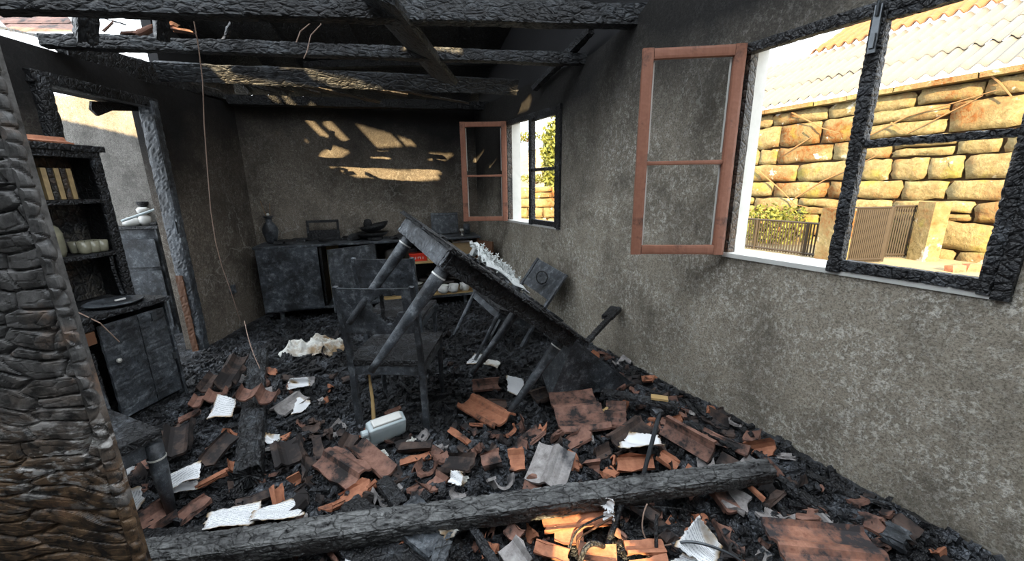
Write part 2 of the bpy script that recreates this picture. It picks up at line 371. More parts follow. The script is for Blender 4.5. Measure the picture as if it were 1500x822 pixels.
# ------------------------------------------------------------------ the shell: floor, debris bed, walls
def wall_geo(p0, p1, holes, zt, thick, nrm, zb=-.15):
    """wall between p0 and p1 (inner face line) with rectangular holes [(s0,s1,z0,z1)], zt = list of (s,z) for the top line"""
    p0 = np.array(p0[:2]); p1 = np.array(p1[:2]); L = np.linalg.norm(p1 - p0); d = (p1 - p0) / L; nrm = np.array(nrm[:2])
    top = lambda s: float(np.interp(s, [a for a, _ in zt], [b for _, b in zt]))
    cuts = sorted(set([0, L] + [h[0] for h in holes] + [h[1] for h in holes] + [a for a, _ in zt if 0 < a < L])); gs = []
    def piece(s0, s1, z0, za, zb_):
        P = []
        for s, zz in ((s0, z0), (s1, z0), (s1, zb_), (s0, za)):
            q = p0 + d * s; P.append((q[0], q[1], zz))
        gs.append(slab(P, (nrm[0] * thick, nrm[1] * thick, 0)))
    for a, b in zip(cuts[:-1], cuts[1:]):
        m = (a + b) / 2; hs = [h for h in holes if h[0] < m < h[1]]; z = zb
        if hs:
            h = hs[0]; piece(a, b, zb, h[2], h[2]); piece(a, b, h[3], top(a), top(b))
        else: piece(a, b, zb, top(a), top(b))
    return join(*gs)
def rs(p):  # distance along the right wall of a point
    return float((np.array(p[:2]) - RW0) @ RWD)
W1 = (rs((-.02, 4.235)) - .055, rs((.43, 3.40))); W2 = (rs((1.135, 2.06)), rs((1.60, 1.19))); WZ = (1.035, 2.055)
LR = float(np.linalg.norm(RW1 - RW0))
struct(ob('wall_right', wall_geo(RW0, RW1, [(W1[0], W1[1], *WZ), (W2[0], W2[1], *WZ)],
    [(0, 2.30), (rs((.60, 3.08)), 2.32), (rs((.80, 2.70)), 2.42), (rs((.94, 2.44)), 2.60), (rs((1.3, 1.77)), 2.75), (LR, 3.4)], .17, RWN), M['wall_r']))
bn = np.array([-(BW1 - BW0)[1], (BW1 - BW0)[0]]); bn /= np.linalg.norm(bn)
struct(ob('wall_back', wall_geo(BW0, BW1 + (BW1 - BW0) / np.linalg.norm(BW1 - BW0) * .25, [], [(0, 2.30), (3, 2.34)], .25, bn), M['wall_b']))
LW0 = np.array([-2.70, -1.9]); LW1 = BW0; LL = float(np.linalg.norm(LW1 - LW0))
def ls(y): return (y - LW0[1]) / (LW1[1] - LW0[1]) * LL
def lx(y): return LW0[0] + (LW1[0] - LW0[0]) * (y - LW0[1]) / (LW1[1] - LW0[1])
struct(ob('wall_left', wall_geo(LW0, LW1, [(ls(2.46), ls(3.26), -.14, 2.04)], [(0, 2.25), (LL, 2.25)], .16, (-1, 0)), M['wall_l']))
struct(ob('floor', box((-1, 1.6, -.2), (9.5, 9, .1)), M['soot']))
# next room, seen through the doorway
AD0 = np.array([-7.0, 3.12]); AD1 = np.array([-2.95, 3.80]); an = np.array([-(AD1 - AD0)[1], (AD1 - AD0)[0]]); an /= np.linalg.norm(an)
struct(ob('wall_next_room', wall_geo(AD0, AD1, [], [(0, 2.22), (9, 2.22)], .2, an), M['wall_adj']))

# unseen sun blocker added behind the camera; openings shaped to throw the sun patches
REAR_Y = -1.9
def back_project(P):
    P = np.array(P); t = (P[1] - REAR_Y) / SUN_DIR[1]; q = P - SUN_DIR * t; return (q[0], q[2])
holes = []
def hole(pts3): holes.append([back_project(p) for p in pts3])
bwp = lambda pts: hole([on_wall(x, y, BW0, BW1) for x, y in pts])
rwp = lambda pts: hole([on_wall(x, y, RW0, RW1) for x, y in pts])
bwp([(410, 155), (425, 159), (441, 176), (430, 174)]); bwp([(431, 154), (443, 160), (470, 188), (486, 202), (470, 200), (448, 178)])
bwp([(472, 181), (480, 172), (515, 208), (500, 206), (488, 196)]); bwp([(519, 180), (572, 195), (591, 215), (553, 217)])
bwp([(581, 198), (602, 205), (611, 215), (595, 214)])
bwp([(472, 231), (503, 240), (640, 254), (645, 263), (600, 267), (520, 259), (500, 252), (498, 243), (485, 247)]); bwp([(566, 233), (590, 239), (640, 247), (649, 256), (610, 251), (572, 242)])
bwp([(400, 189), (408, 194), (410, 198)]); bwp([(445, 202), (453, 208), (449, 209)])
rwp([(709, 218), (708, 229), (695, 243), (696, 234)]); rwp([(730, 231), (732, 240), (711, 262), (697, 281), (704, 256)])
rwp([(776, 138), (779, 146), (775, 161), (752, 169), (762, 154)])
for poly in ([(295, 97), (330, 97), (398, 111), (385, 116), (330, 106)], [(412, 102), (455, 105), (478, 116), (460, 116), (430, 110)], [(540, 111), (575, 113), (612, 123), (562, 121)]):
    hole([on_z(x, y, 2.31) for x, y in poly])
hole([on_z(x, y, .12) for x, y in [(775, 748), (800, 738), (862, 752), (905, 772), (950, 806), (975, 850), (960, 900), (800, 900), (812, 800)]])
hole([on_wall(x, y, AD0, AD1) for x, y in [(20, 95), (120, 100), (250, 130), (262, 215), (180, 196), (110, 180), (30, 163)]])
hole([(p[0], p[1], p[2]) for p in [at_y(0, 5, 3.6), at_y(60, 5, 3.6), at_y(95, 40, 3.6), at_y(10, 45, 3.6)]])
def scan_wall(x0, x1, z0, z1, polys, dz=.012):
    gs = []; z = z0; runs = []
    while z < z1:
        zc = z + dz / 2; cut = []
        for P in polys:
            xs_ = []
            for (ax, az), (bx, bz) in zip(P, P[1:] + P[:1]):
                if (az > zc) != (bz > zc): xs_.append(ax + (bx - ax) * (zc - az) / (bz - az))
            xs_.sort(); cut += [(xs_[i], xs_[i + 1]) for i in range(0, len(xs_) - 1, 2)]
        cut.sort(); x = x0; row = []
        for a, b in cut:
            a = max(a, x0); b = min(b, x1)
            if b <= x: continue
            if a > x: row.append((x, a))
            x = max(x, b)
        if x < x1: row.append((x, x1))
        if runs and len(row) == 1 and runs[-1][2] == row: runs[-1][1] = z + dz
        else: runs.append([z, z + dz, row])
        z += dz
    for a, b, row in runs:
        for (p, q) in row: gs.append(box(((p + q) / 2, 0, (a + b) / 2), (q - p, .03, b - a + .0005)))
    return join(*gs)
wr = ob('sun_blocker_rear', scan_wall(-9, 3.10, -.3, 6.1, holes), M['soot'], loc=(0, REAR_Y, 0)); struct(wr)  # added out of view to block the sun outside the shaped openings

# debris bed (ash and charcoal nobody could count)
gx = np.linspace(-3.6, 2.0, 260); gy = np.linspace(.2, 5.0, 220); GX, GY = np.meshgrid(gx, gy, indexing='ij')
GZ = hz(GX, GY) + .012 * rng.random(GX.shape); bed = np.stack([GX, GY, GZ], 2).reshape(-1, 3)
inside = ((GX - RW0[0]) * RWN[0] + (GY - RW0[1]) * RWN[1]).reshape(-1) < .1
F = [q for q in grid_faces(260, 220, 0, True) if inside[q[0]]]
tag(ob('ash_bed', (bed, [q[::-1] for q in F]), M['coal']), 'black bed of ash and fine charcoal covering the whole room floor', 'ash', kind='stuff')
def in_room(x, y, m=.05):
    if ((x - RW0[0]) * RWN[0] + (y - RW0[1]) * RWN[1]) > -m: return False
    if x < lx(y) + m or ((x - BW0[0]) * bn[0] + (y - BW0[1]) * bn[1]) > -m: return False
    return True
V = []; F = []; n = 0; cub = np.array([[i, j, k] for i in (-1, 1) for j in (-1, 1) for k in (-1, 1)], float)
cf = [(0, 1, 3, 2), (4, 6, 7, 5), (0, 4, 5, 1), (2, 3, 7, 6), (0, 2, 6, 4), (1, 5, 7, 3)]
cnt = 0
while cnt < 26000:
    y = 1.0 + 3.6 * rng.random() ** 1.5; x = -2.7 + 4.4 * rng.random()
    if not in_room(x, y, .03): continue
    s = .004 + .014 * rng.random() ** 3; a = rng.normal(size=3); R, _ = axes((0, 0, 0), a + 1e-3)
    v = cub * (s * np.array([1 + rng.random(), .6 + .5 * rng.random(), .4 + .4 * rng.random()])) * (1 + .5 * (rng.random((8, 3)) - .5))
    v = v @ R.T + (x, y, float(hz(x, y)) + .012 + s * .4); V.append(v); F += [tuple(i + n for i in q) for q in cf]; n += 8; cnt += 1
tag(ob('charcoal_litter', (np.vstack(V), F), M['coal']), 'countless small black charcoal crumbs strewn over the room floor', 'charcoal', kind='stuff')

# trims: fibrous plaster edges above windows and doorway
def rwpt(s, z, out=0.0):
    q = RW0 + RWD * s + RWN * out; return V3(q[0], q[1], z)
def rw_R(): return np.stack([V3(RWD[0], RWD[1], 0), V3(RWN[0], RWN[1], 0), V3(0, 0, 1)], 1)
RWR = rw_R()
if np.linalg.det(RWR) < 0: RWR = np.stack([V3(RWD[0], RWD[1], 0), V3(RWN[0], RWN[1], 0), V3(0, 0, 1)], 1)

# ------------------------------------------------------------------ windows
def window(name, s0, s1, mull, sash_red_dir, hs=0.0):
    z0, z1 = WZ; w = empty(name, rwpt(s0, z0)); struct(w)
    T = lambda s, z, o=0.0: rwpt(s, z, o)
    base = np.array(w.matrix_basis.translation)
    def part(nm, a, b, wd, dp, mat, par=w, seed=1, ds=.012, depth=.003):
        R, L = axes(a, b, up=(RWN[0], RWN[1], 0))
        o = ob(nm, timber_geo(L, wd, dp, ds, depth, (.03, .02, .02), .0015, seed), mat); o.parent = par
        o.matrix_basis = mtx(np.array(a) - base if par is w else np.array(a), R); return o
    # white painted outer reveal, far side and sill
    for nm, c, sz in (('reveal', (s0 + .004, (z0 + z1) / 2, .105), (.008, .13, z1 - z0)), ('sill_board', ((s0 + s1) / 2, z0 + .008, .09), (s1 - s0, .20, .022)), ('reveal', (s1 - .012, (z0 + z1) / 2, .11), (.024, .12, z1 - z0))):
        g = box((0, 0, 0), sz, R=None); o = ob(nm, g, M['white_paint']); o.parent = w; o.matrix_basis = mtx(T(c[0], c[1], c[2]) - base, RWR)
    # frame: head and near jamb charred, far jamb reddish
    part('head_frame', T(s0, z1 - .025), T(s1, z1 - .025), .05, .05, M['char'], seed=2)
    part('window_frame', T(s0 + .012, z0, .03), T(s0 + .012, z1, .03), .024, .06, M['char_brown'], seed=3, depth=.0006)
    part('window_frame', T(s1 - .022, z0), T(s1 - .022, z1), .045, .045, M['char'], seed=5)
    # near casement still shut: charred stiles, rails, glazing bar
    c = empty('charred_casement', T(mull, z0) - base); c.parent = w; cb = T(mull, z0)
    def sub(nm, a, b, wd, dp, seed):
        R, L = axes(a, b, up=(RWN[0], RWN[1], 0)); o = ob(nm, timber_geo(L, wd, dp, .010, .004, (.022, .02, .02), .002, seed), M['char']); o.parent = c; o.matrix_basis = mtx(np.array(a) - cb, R)
    sub('stile', T(mull, z0 + .01), T(mull, z1 - .03), .05, .055, 7); sub('stile', T(s1 - .06, z0 + .01), T(s1 - .06, z1 - .03), .042, .04, 8)
    sub('bottom_rail', T(mull + .02, z0 + .04), T(s1 - .05, z0 + .04), .05, .04, 9); sub('top_rail', T(mull, z1 - .055), T(s1 - .05, z1 - .055), .04, .04, 10)
    sub('glazing_bar', T(mull + .02, z0 + .52), T(s1 - .05, z0 + .52), .03, .03, 11)
    # far casement swung open into the room
    hinge = T(s0 + .015 + hs, z0 + .012, -.03); fdir = np.array(sash_red_dir, float); fdir /= np.linalg.norm(fdir); Wd = .475; Hh = z1 - z0 - .02
    c2 = empty('open_casement', hinge - base, np.stack([fdir, np.cross((0, 0, 1), fdir), V3(0, 0, 1)], 1)); c2.parent = w
    for nm, cc, sz in (('stile', (.027, 0, Hh / 2), (.054, .035, Hh)), ('stile', (Wd - .027, 0, Hh / 2), (.054, .035, Hh)), ('rail', (Wd / 2, 0, .025), (Wd - .108, .034, .05)),
                       ('rail', (Wd / 2, 0, Hh - .025), (Wd - .108, .034, .05)), ('glazing_bar', (Wd / 2, 0, Hh * .47), (Wd - .108, .022, .022))):
        R, L = (np.eye(3), sz[0]); vertical = sz[2] > sz[0]
        if vertical: g = timber_geo(sz[2], sz[0], sz[1], .012, .0006, (.05, .03, .03), .001, 4); R, _ = axes((0, 0, 0), (0, 0, 1), up=(0, 1, 0)); a = V3(cc[0], cc[1], 0)
        else: g = timber_geo(sz[0], sz[1], sz[2], .012, .0006, (.05, .03, .03), .001, 5); a = V3(cc[0] - sz[0] / 2, cc[1], cc[2])
        o = ob(nm, g, M['redwood']); o.parent = c2; o.matrix_basis = mtx(a, R)
    # leftover putty edges with the stubs of broken panes
    for zc in (Hh * .25, Hh * .73):
        for xx in (.06, Wd - .06): o = ob('putty', box((xx, -.008, zc), (.006, .008, Hh * .42)), M['white_paint']); o.parent = c2
    return w
ms2 = rs((1.375, 1.615)); ms1 = W1[0] + .525
window('window_1', W1[0], W1[1], ms1, (-1, .02, 0), .055); win2 = window('window_2', W2[0], W2[1], ms2, (-1, .11, 0))
# espagnolette bolt on the big window's central stile, chipped sill plaster
b2 = rwpt(W2[0], WZ[0])
o = ob('bolt', join(box((0, 0, 0), (.022, .012, .16)), box((0, -.01, -.04), (.014, .014, .05)), tube([(0, -.012, .04), (0, -.012, .13)], .005)), M['metal']); o.parent = win2; o.matrix_basis = mtx(rwpt(ms2, WZ[1] - .10, -.035) - b2, RWR)

# door frame of the left wall
d1 = empty('door_1', (lx(2.9), 2.9, 0)); struct(d1)
def dpart(nm, a, b, w, h, mat, seed, ds=.016):
    R, L = axes(a, b, up=(1, 0, 0)); o = ob(nm, timber_geo(L, w, h, ds, .004, (.05, .02, .02), .002, seed), mat); o.parent = d1; o.matrix_basis = mtx(np.array(a) - V3(lx(2.9), 2.9, 0), R)
dx = .0
dpart('jamb', (lx(3.24) + dx, 3.23, -.1), (lx(3.24) + dx, 3.23, 2.08), .07, .12, M['char_smooth'], 3)
dpart('jamb', (lx(3.19) - .02, 3.19, -.1), (lx(3.19) - .02, 3.19, .72), .012, .06, M['burntorange'], 5)
dpart('jamb', (lx(2.49) + dx, 2.495, -.1), (lx(2.49) + dx, 2.495, 2.08), .08, .10, M['char'], 4)
dpart('lintel', (lx(2.45) + dx, 2.44, 2.07), (lx(3.28) + dx, 3.28, 2.07), .075, .10, M['char_dark'], 6)
o = ob('hinge_plate', box((0, 0, 0), (.012, .05, .10)), M['metal']); o.parent = d1; o.matrix_basis = mtx(V3(lx(3.2) + .045, 3.21, 1.12) - V3(lx(2.9), 2.9, 0))
# burnt rag of board hanging from the lintel
pl = [(135, 148), (200, 152), (205, 163), (165, 162), (145, 170), (134, 160)]
Q = [on_wall(x, y, (lx(2.4) - .1, 2.4), (lx(3.3) - .1, 3.3)) for x, y in pl]
o = ob('burnt_lath', slab([q - V3(lx(2.9), 2.9, 0) for q in Q], (-.02, 0, 0)), M['char_dark']); o.parent = d1

# ------------------------------------------------------------------ roof timbers
def beam(name, label, p0, p1, w, h, mat, ds=.02, depth=.006, cell=(.07, .03, .03), wob=.006, seed=1, cat='beam', group=None, roll=0.0, ragged=.04, taper=(1, 1), up=(0, 0, 1)):
    R, L = axes(p0, p1, up, roll)
    o = ob(name, timber_geo(L, w, h, ds, depth, cell, wob, seed, taper, ragged), mat); o.matrix_basis = mtx(p0, R); return tag(o, label, cat, group)
B0a = at_y(-20, -4, 2.02); B0b = on_z(986, 26, 2.44)
beam('roof_timber', 'charred roof beam crossing the very top of the view, thickest and nearest', B0a, B0b, .10, .13, M['char_ash'], .016, seed=11, group='roof timbers')
P0 = on_wall(72, 60, (lx(2.5), 2.5), (lx(3), 3)); P1 = on_wall(852, 88, RW0 - RWN * .0, RW1)
beam('roof_timber', 'long charred tie beam with ashy top edge, second from the top', P0 + V3(-.05, 0, .0), P1 + V3(.04, 0, 0), .09, .085, M['char_ash'], .016, seed=12, group='roof timbers')
Q0 = on_z(228, 104, 2.27); Q1 = on_z(760, 128, 2.27)
beam('charred_plank', 'wide flat scorched plank high before the back wall, lit by sun patches', Q0, Q1, .13, .03, M['char_ash'], .016, .003, seed=13, cat='plank', roll=-1.0)
beam('roof_timber', 'slanting grey broad rafter hanging below the nearest beam', at_y(548, -12, 2.20), at_y(652, 116, 3.5), .22, .05, M['char_ash'], .016, .002, (.2, .02, .02), .002, seed=14, group='roof timbers', roll=.35)
beam('post_stub', 'short upright post stub against the sky, left of the pair', at_y(125, 58, 2.55), at_y(127, -2, 2.45), .10, .10, M['char_ash'], .02, seed=15, cat='post', group='upright stubs on the tie beam')
beam('post_stub', 'short upright post stub against the sky, right of the pair', at_y(236, 58, 2.62), at_y(236, 0, 2.5), .07, .09, M['char_ash'], .02, seed=16, cat='post', group='upright stubs on the tie beam')
beam('wood_batten', 'thin slanted batten between the two long beams beyond the hanging cable', at_y(326, 64, 2.9), at_y(346, 14, 2.5), .022, .02, M['char_ash'], .02, seed=17, cat='batten')
beam('wood_batten', 'thin broken batten poking into the sky gap between post stubs', at_y(135, 22, 2.8), at_y(190, 38, 3.0), .018, .015, M['char'], .02, seed=18, cat='batten')
beam('wood_batten', 'crooked batten crossing the sky gap left of both stubs', at_y(60, 2, 2.8), at_y(112, 20, 2.8), .022, .02, M['char'], .02, seed=19, cat='batten')
beam('wood_batten', 'short charred rafter end rising from the right wall top near the beam end', on_wall(790, 132, RW0, RW1) - V3(RWN[0], RWN[1], 0) * .06, at_y(868, 42, 2.95), .06, .05, M['char'], .016, seed=20, cat='batten')
beam('plate_timber', 'black timber lying on the back wall top in deep shade', V3(-2.75, 4.1, 2.26), V3(-.15, 4.85, 2.3), .12, .1, M['char_dark'], .03, seed=21, cat='beam', group=None)
beam('plate_timber', 'black timber on edge along the top of the left wall above the doorway', V3(lx(2.72) - .04, 2.72, 2.27), V3(lx(4.3) - .02, 4.3, 2.36), .08, .16, M['char_dark'], .02, seed=22)
# roof covering left over the back half: burnt boards, each its own
roof = empty('roof_covering', (-.9, 3.6, 2.5)); tag(roof, 'black burnt underside of the roof boards left above the far half of the room', 'roof')
def roof_z(x, y):
    e = BW0[1] + (x - BW0[0]) * (BW1 - BW0)[1] / (BW1 - BW0)[0]
    return 2.36 + (e + .2 - y) * .52
nb = 26; xs = np.linspace(-2.86, 1.25, nb + 1)
for i in range(nb):
    x0, x1 = xs[i] - .006, xs[i + 1] + .006; ys = 4.95 + .1 * rnd.random(); ye = 1.55 + .25 * rnd.random()
    wl_ = RW0[1] + (x0 - RW0[0]) * RWD[1] / RWD[0]
    far = min(BW0[1] + (x0 - BW0[0]) * .3165 + .22, wl_ + .12 if x0 > RW0[0] else 99)
    if i < 3: ye = 3.05
    if i == 3: ye = 2.6
    if far < ye + .15: continue
    P = [(x0, far, roof_z(x0, far)), (x1, far, roof_z(x1, far)), (x1, ye + rnd.uniform(-.05, .05), roof_z(x1, ye)), (x0, ye, roof_z(x0, ye))]
    P = [np.array(p) + V3(0, 0, .012 * (i % 2)) - V3(-.9, 3.6, 2.5) for p in P]
    ob('roof_board', slab(P, (0, 0, .02)), M['char_dark'], roof)
for k, (yy) in enumerate((2.2, 2.9, 3.6, 4.2)):
    a = V3(-2.0, yy, roof_z(-2.0, yy) - .03); b_ = V3(min(1.2, RW0[0] + (yy - RW0[1]) * RWD[0] / RWD[1]) - .04, yy + .4, 0); b_[2] = roof_z(b_[0], b_[1]) - .03
    R, L = axes(a, b_); ob('purlin', timber_geo(L, .06, .07, .03, .004, seed=30 + k), M['char_dark'], roof, a - V3(-.9, 3.6, 2.5), R)
# black gable infill between the wall tops and the roof boards
def rwz(s_): q = RW0 + RWD * s_; return roof_z(q[0], q[1]) + .02
gs_ = [slab([rwpt(a, 2.25, .06), rwpt(b_, 2.25, .06), rwpt(b_, rwz(b_), .06), rwpt(a, rwz(a), .06)], (RWN[0] * .08, RWN[1] * .08, 0)) for a, b_ in zip(np.linspace(0, 3.2, 5)[:-1], np.linspace(0, 3.2, 5)[1:])]
struct(ob('trim_1', join(*gs_), M['soot']))
gs_ = []
for a, b_ in zip(np.linspace(3.50, 4.3, 5)[:-1], np.linspace(3.50, 4.3, 5)[1:]): gs_.append(slab([(lx(a) - .06, a, 2.25), (lx(b_) - .06, b_, 2.25), (lx(b_) - .06, b_, roof_z(-2.8, b_) + .02), (lx(a) - .06, a, roof_z(-2.8, a) + .02)], (-.08, 0, 0)))
struct(ob('trim_2', join(*gs_), M['soot']))
# dangling splintered laths under the flat plank
lg = 'splintered roof laths under the flat plank'
for k, (a, b_, w) in enumerate([((365, 118), (430, 135), .05), ((380, 112), (470, 138), .07), ((430, 122), (560, 150), .10), ((470, 118), (600, 140), .09), ((350, 120), (405, 136), .03), ((270, 118), (325, 133), .015), ((560, 128), (690, 152), .09)]):
    A = at_y(*a, 3.5 + .03 * k); Bp = at_y(*b_, 3.95 - .03 * k)
    beam('wood_lath', 'splintered blackened lath sagging beneath the flat sunlit plank', A, Bp, w, .012, M['char_brown'], .02, .003, seed=40 + k, cat='lath', group=lg, ragged=.08)
# neighbour roof scraps with tiles at the top-left corner
sc = empty('broken_roof_corner', at_y(40, 30, 3.4)); tag(sc, 'remaining patch of tiled roof in sunlight at the top left corner', 'roof')
scb = at_y(40, 30, 3.4)
for r in range(3):
    for c in range(4):
        px0 = -20 + c * 24 + r * 12; py0 = 8 + r * 13
        q = [at_y(px0, py0, 3.7 - .15 * r), at_y(px0 + 24, py0 + 1, 3.7 - .15 * r), at_y(px0 + 36, py0 + 13, 3.5 - .15 * r), at_y(px0 + 11, py0 + 13, 3.5 - .15 * r)]
        ob('roof_tile', slab([p - scb for p in q], (0, .03, .03)), M['tile_mid'], sc)
ob('board', timber_geo(.9, .05, .02, .03, .003, seed=51), M['char_ash'], sc, at_y(-10, 38, 3.1) - scb, axes(at_y(-10, 38, 3.1), at_y(80, 58, 2.9))[0])
for k, (a, b_) in enumerate([((175, 50), (205, 48)), ((198, 52), (228, 38)), ((150, 48), (168, 30)), ((245, 32), (262, 42)), ((250, 42), (285, 48))]):
    beam('wood_scrap', 'small broken roof scrap resting on the tie beam by the sky gap', at_y(*a, 2.75), at_y(*b_, 2.8), .06, .02, M['tile_mid'], .03, .003, seed=60 + k, cat='roof scrap', group='roof scraps on the tie beam', ragged=.02)
# hanging cable and wires
cable = [(281, -10), (284, 30), (291, 70), (297, 120), (299, 180), (304, 250), (309, 310), (316, 355), (325, 390), (336, 420), (344, 445), (352, 470)]
pts = [at_y(x, y, 2.4 + .9 * i / 11) for i, (x, y) in enumerate(cable)]
tag(ob('hanging_cable', tube(pts, .003, 6), M['rust_light'], smooth=True), 'thin pale cable hanging from the roof down past the doorway', 'cable')
for k, w in enumerate([[(460, 18), (457, 32), (440, 46), (434, 62)], [(473, 18), (470, 36), (455, 52), (450, 75), (445, 86)]]):
    tag(ob('hanging_wire', tube([at_y(x, y, 2.6) for x, y in w], .003, 5), M['rust_light']), ['thin bent wire dangling between the upper beams, left of two', 'thin bent wire dangling between the upper beams, right and longer of two'][k], 'wire')

# ------------------------------------------------------------------ near charred post at the left edge
def near_post():
    zt, zb_ = 1.80, -.1; Yp = .80; ex = -1.225 * Yp
    root = empty('charred_post', (ex - .1, Yp, 0)); tag(root, 'huge charred timber post with alligator cracking filling the left edge', 'post')
    def face(name, x0, x1, dy, dsn, cellx, cellz, depth, seed, mat):
        nu = int((x1 - x0) / dsn); nv = int((zt - zb_) / dsn)
        X, Z = np.meshgrid(np.linspace(x0, x1, nu + 1), np.linspace(zb_, zt, nv + 1), indexing='ij')
        P = np.stack([X, np.zeros_like(X), Z], 2).reshape(-1, 3); W = P.copy()
        W[:, 2] += .010 * np.sin(P[:, 0] * 21 + 3 * np.sin(P[:, 2] * 4)) + .12 * P[:, 0]; W[:, 0] = (W[:, 0] + .02 * np.sin(P[:, 2] * 19)) * np.interp(P[:, 2], [.7, 1.1], [.45, .95]); W[:, 2] += .006 * sn(P, 30, 8); W[:, 1] = .5
        c = cracks(W, (cellx, 1.0, cellz), seed); c2 = cracks(W + 5, (cellx * .45, 1, cellz * .55), seed + 3)
        d = depth * (np.exp(-(c / .07) ** 2) * 1.4 + .15 * np.exp(-(c2 / .1) ** 2) - .35 * np.clip(c, 0, .5)) + .0022 * sn(P, 90, 2) + .005 * sn(P, 22, 1)
        ed = np.minimum(P[:, 0] - x0, x1 - P[:, 0]); d += .012 * np.exp(-(ed / .008) ** 2)
        P[:, 1] = dy + d; back = P.copy(); back[:, 1] = dy + .04
        n = len(P); F = grid_faces(nu + 1, nv + 1, 0)
        bI = [i * (nv + 1) for i in range(nu + 1)] + [nu * (nv + 1) + j for j in range(1, nv + 1)] + [i * (nv + 1) + nv for i in range(nu - 1, -1, -1)] + [j for j in range(nv - 1, 0, -1)]
        m = len(bI); B = back[bI]; F += [(bI[k], n + k, n + (k + 1) % m, bI[(k + 1) % m]) for k in range(m)]; F.append(tuple(range(n, n + m)))
        V_ = np.vstack([P, B]) ; return ob(name, (V_, F), mat, root, V3(.1, 0, 0))
    face('board', -.62, 0.0, 0, .0032, .095, .042, .008, 5, M['post'])
    # the narrow side that faces the room, one row of char blocks
    T_ = .028; nu, nv = 9, int((zt - zb_) / .0032)
    Yq, Z = np.meshgrid(np.linspace(.002, T_, nu + 1), np.linspace(zb_, zt, nv + 1), indexing='ij')
    P = np.stack([np.zeros_like(Yq), Yq, Z], 2).reshape(-1, 3); W = P.copy(); W[:, 0] = .5; W[:, 2] += .3 * P[:, 1]; c = cracks(W, (1.0, .08, .036), 17)
    ed = np.minimum(P[:, 1], T_ - P[:, 1]); P[:, 0] = .010 + .0035 * sn(P, 50, 4) - .006 * np.exp(-(c / .13) ** 2) + .004 * np.clip(c, 0, .7) - .009 * np.exp(-(ed / .006) ** 2)
    n = len(P); Bk = P.copy(); Bk[:, 0] = -.005
    bI = [i * (nv + 1) for i in range(nu + 1)] + [nu * (nv + 1) + j for j in range(1, nv + 1)] + [i * (nv + 1) + nv for i in range(nu - 1, -1, -1)] + [j for j in range(nv - 1, 0, -1)]
    m = len(bI); F = grid_faces(nu + 1, nv + 1, 0) + [(bI[k], n + k, n + (k + 1) % m, bI[(k + 1) % m]) for k in range(m)]
    ob('edge_strip', (np.vstack([P, Bk[bI]]), F), M['post'], root, V3(.1, 0, 0))
t = NT('alligator_char'); v = t.pos(); x_, y_, z_ = t.sep(v)
n1 = t.noise(v, 4.2, 5, .65); n2 = t.noise(v, 26, 6, .75)
n3 = t.noise(t.mapping(v, (1, 1, 3)), 9, 6, .7)
low = t.math('SUBTRACT', 1.0, t.ramp(t.math('ADD', z_, t.math('MULTIPLY', t.math('SUBTRACT', n1, .5), .6)), .75, 1.15))
top_c = t.mix(t.ramp(n2, .35, .7), (.018, .018, .018), (.16, .155, .15))
low_c = t.mix(t.ramp(n2, .38, .7), (.006, .005, .004), (.19, .115, .06))
c = t.mix(low, top_c, low_c)
c = t.mix(t.math('MULTIPLY', t.ramp(n3, .5, .62), t.math('MULTIPLY', low, .8)), c, (.004, .003, .003))
c = t.mix(t.math('MULTIPLY', t.ramp(t.noise(v, 5.2, 4), .56, .66), t.ramp(n2, .4, .6)), c, (.20, .11, .06))
band = t.math('SUBTRACT', 1.0, t.math('MULTIPLY', t.math('ABSOLUTE', t.math('SUBTRACT', z_, .80)), 6.0), clamp=True)
c = t.mix(t.math('MULTIPLY', t.math('MULTIPLY', t.ramp(n3, .50, .56), band), t.ramp(n2, .36, .5)), c, (.50, .49, .47))
M['post'] = t.out(c, t.ramp(n2, .3, .8, (.35,) * 3 + (1,), (.75,) * 3 + (1,)), t.bump(n2, .6, .004))
near_post()

# ------------------------------------------------------------------ sideboard
SBA = V3(-2.58, 3.87, 0); SBR = rz(math.radians(16.6)); sb = empty('sideboard', SBA, SBR)
tag(sb, 'long charred low sideboard with open shelves against the back wall', 'sideboard')
SW, SD, ST, SZ = 2.30, .40, .85, .15
def sp(name, c, s, mat=None, par=sb): return ob(name, box(c, s), mat or M['char_smooth'], par)
g = timber_geo(SW + .03, SD + .02, .028, .03, .002, (.2, .1, .1), .002, 4); ob('top_panel', g, M['char_smooth'], sb, (-.015, SD / 2, ST - .014))
sp('bottom_panel', (SW / 2, SD / 2, SZ + .012), (SW, SD, .025)); sp('back_panel', (SW / 2, SD - .01, .5), (SW - .04, .012, .64), M['char_dark'])
sp('side_panel', (.012, SD / 2, .495), (.024, SD - .01, .66)); sp('side_panel', (SW - .012, SD / 2, .495), (.024, SD - .01, .66), M['burntorange'])
sp('divider', (.595, SD / 2, .495), (.02, SD - .03, .66), M['char_dark']); sp('divider', (1.14, SD / 2, .495), (.02, SD - .03, .66), M['char_dark'])
sp('inner_panel', (.67, SD - .07, .48), (.13, .012, .60), M['lightwood']); sp('inner_panel', (.84, SD - .05, .48), (.2, .012, .60), M['char_dark'])
sp('shelf', (1.72, SD / 2 + .01, .57), (1.13, SD - .05, .018), M['lightwood']); sp('shelf', (1.72, SD / 2 + .005, .182), (1.13, SD - .03, .014), M['lightwood'])
for x in (.14, 1.1, 2.12):
    for y in (.06, .34): ob('leg', tube([(x, y, -.12), (x, y, SZ)], [.017, .026], 10), M['char_smooth'], sb)
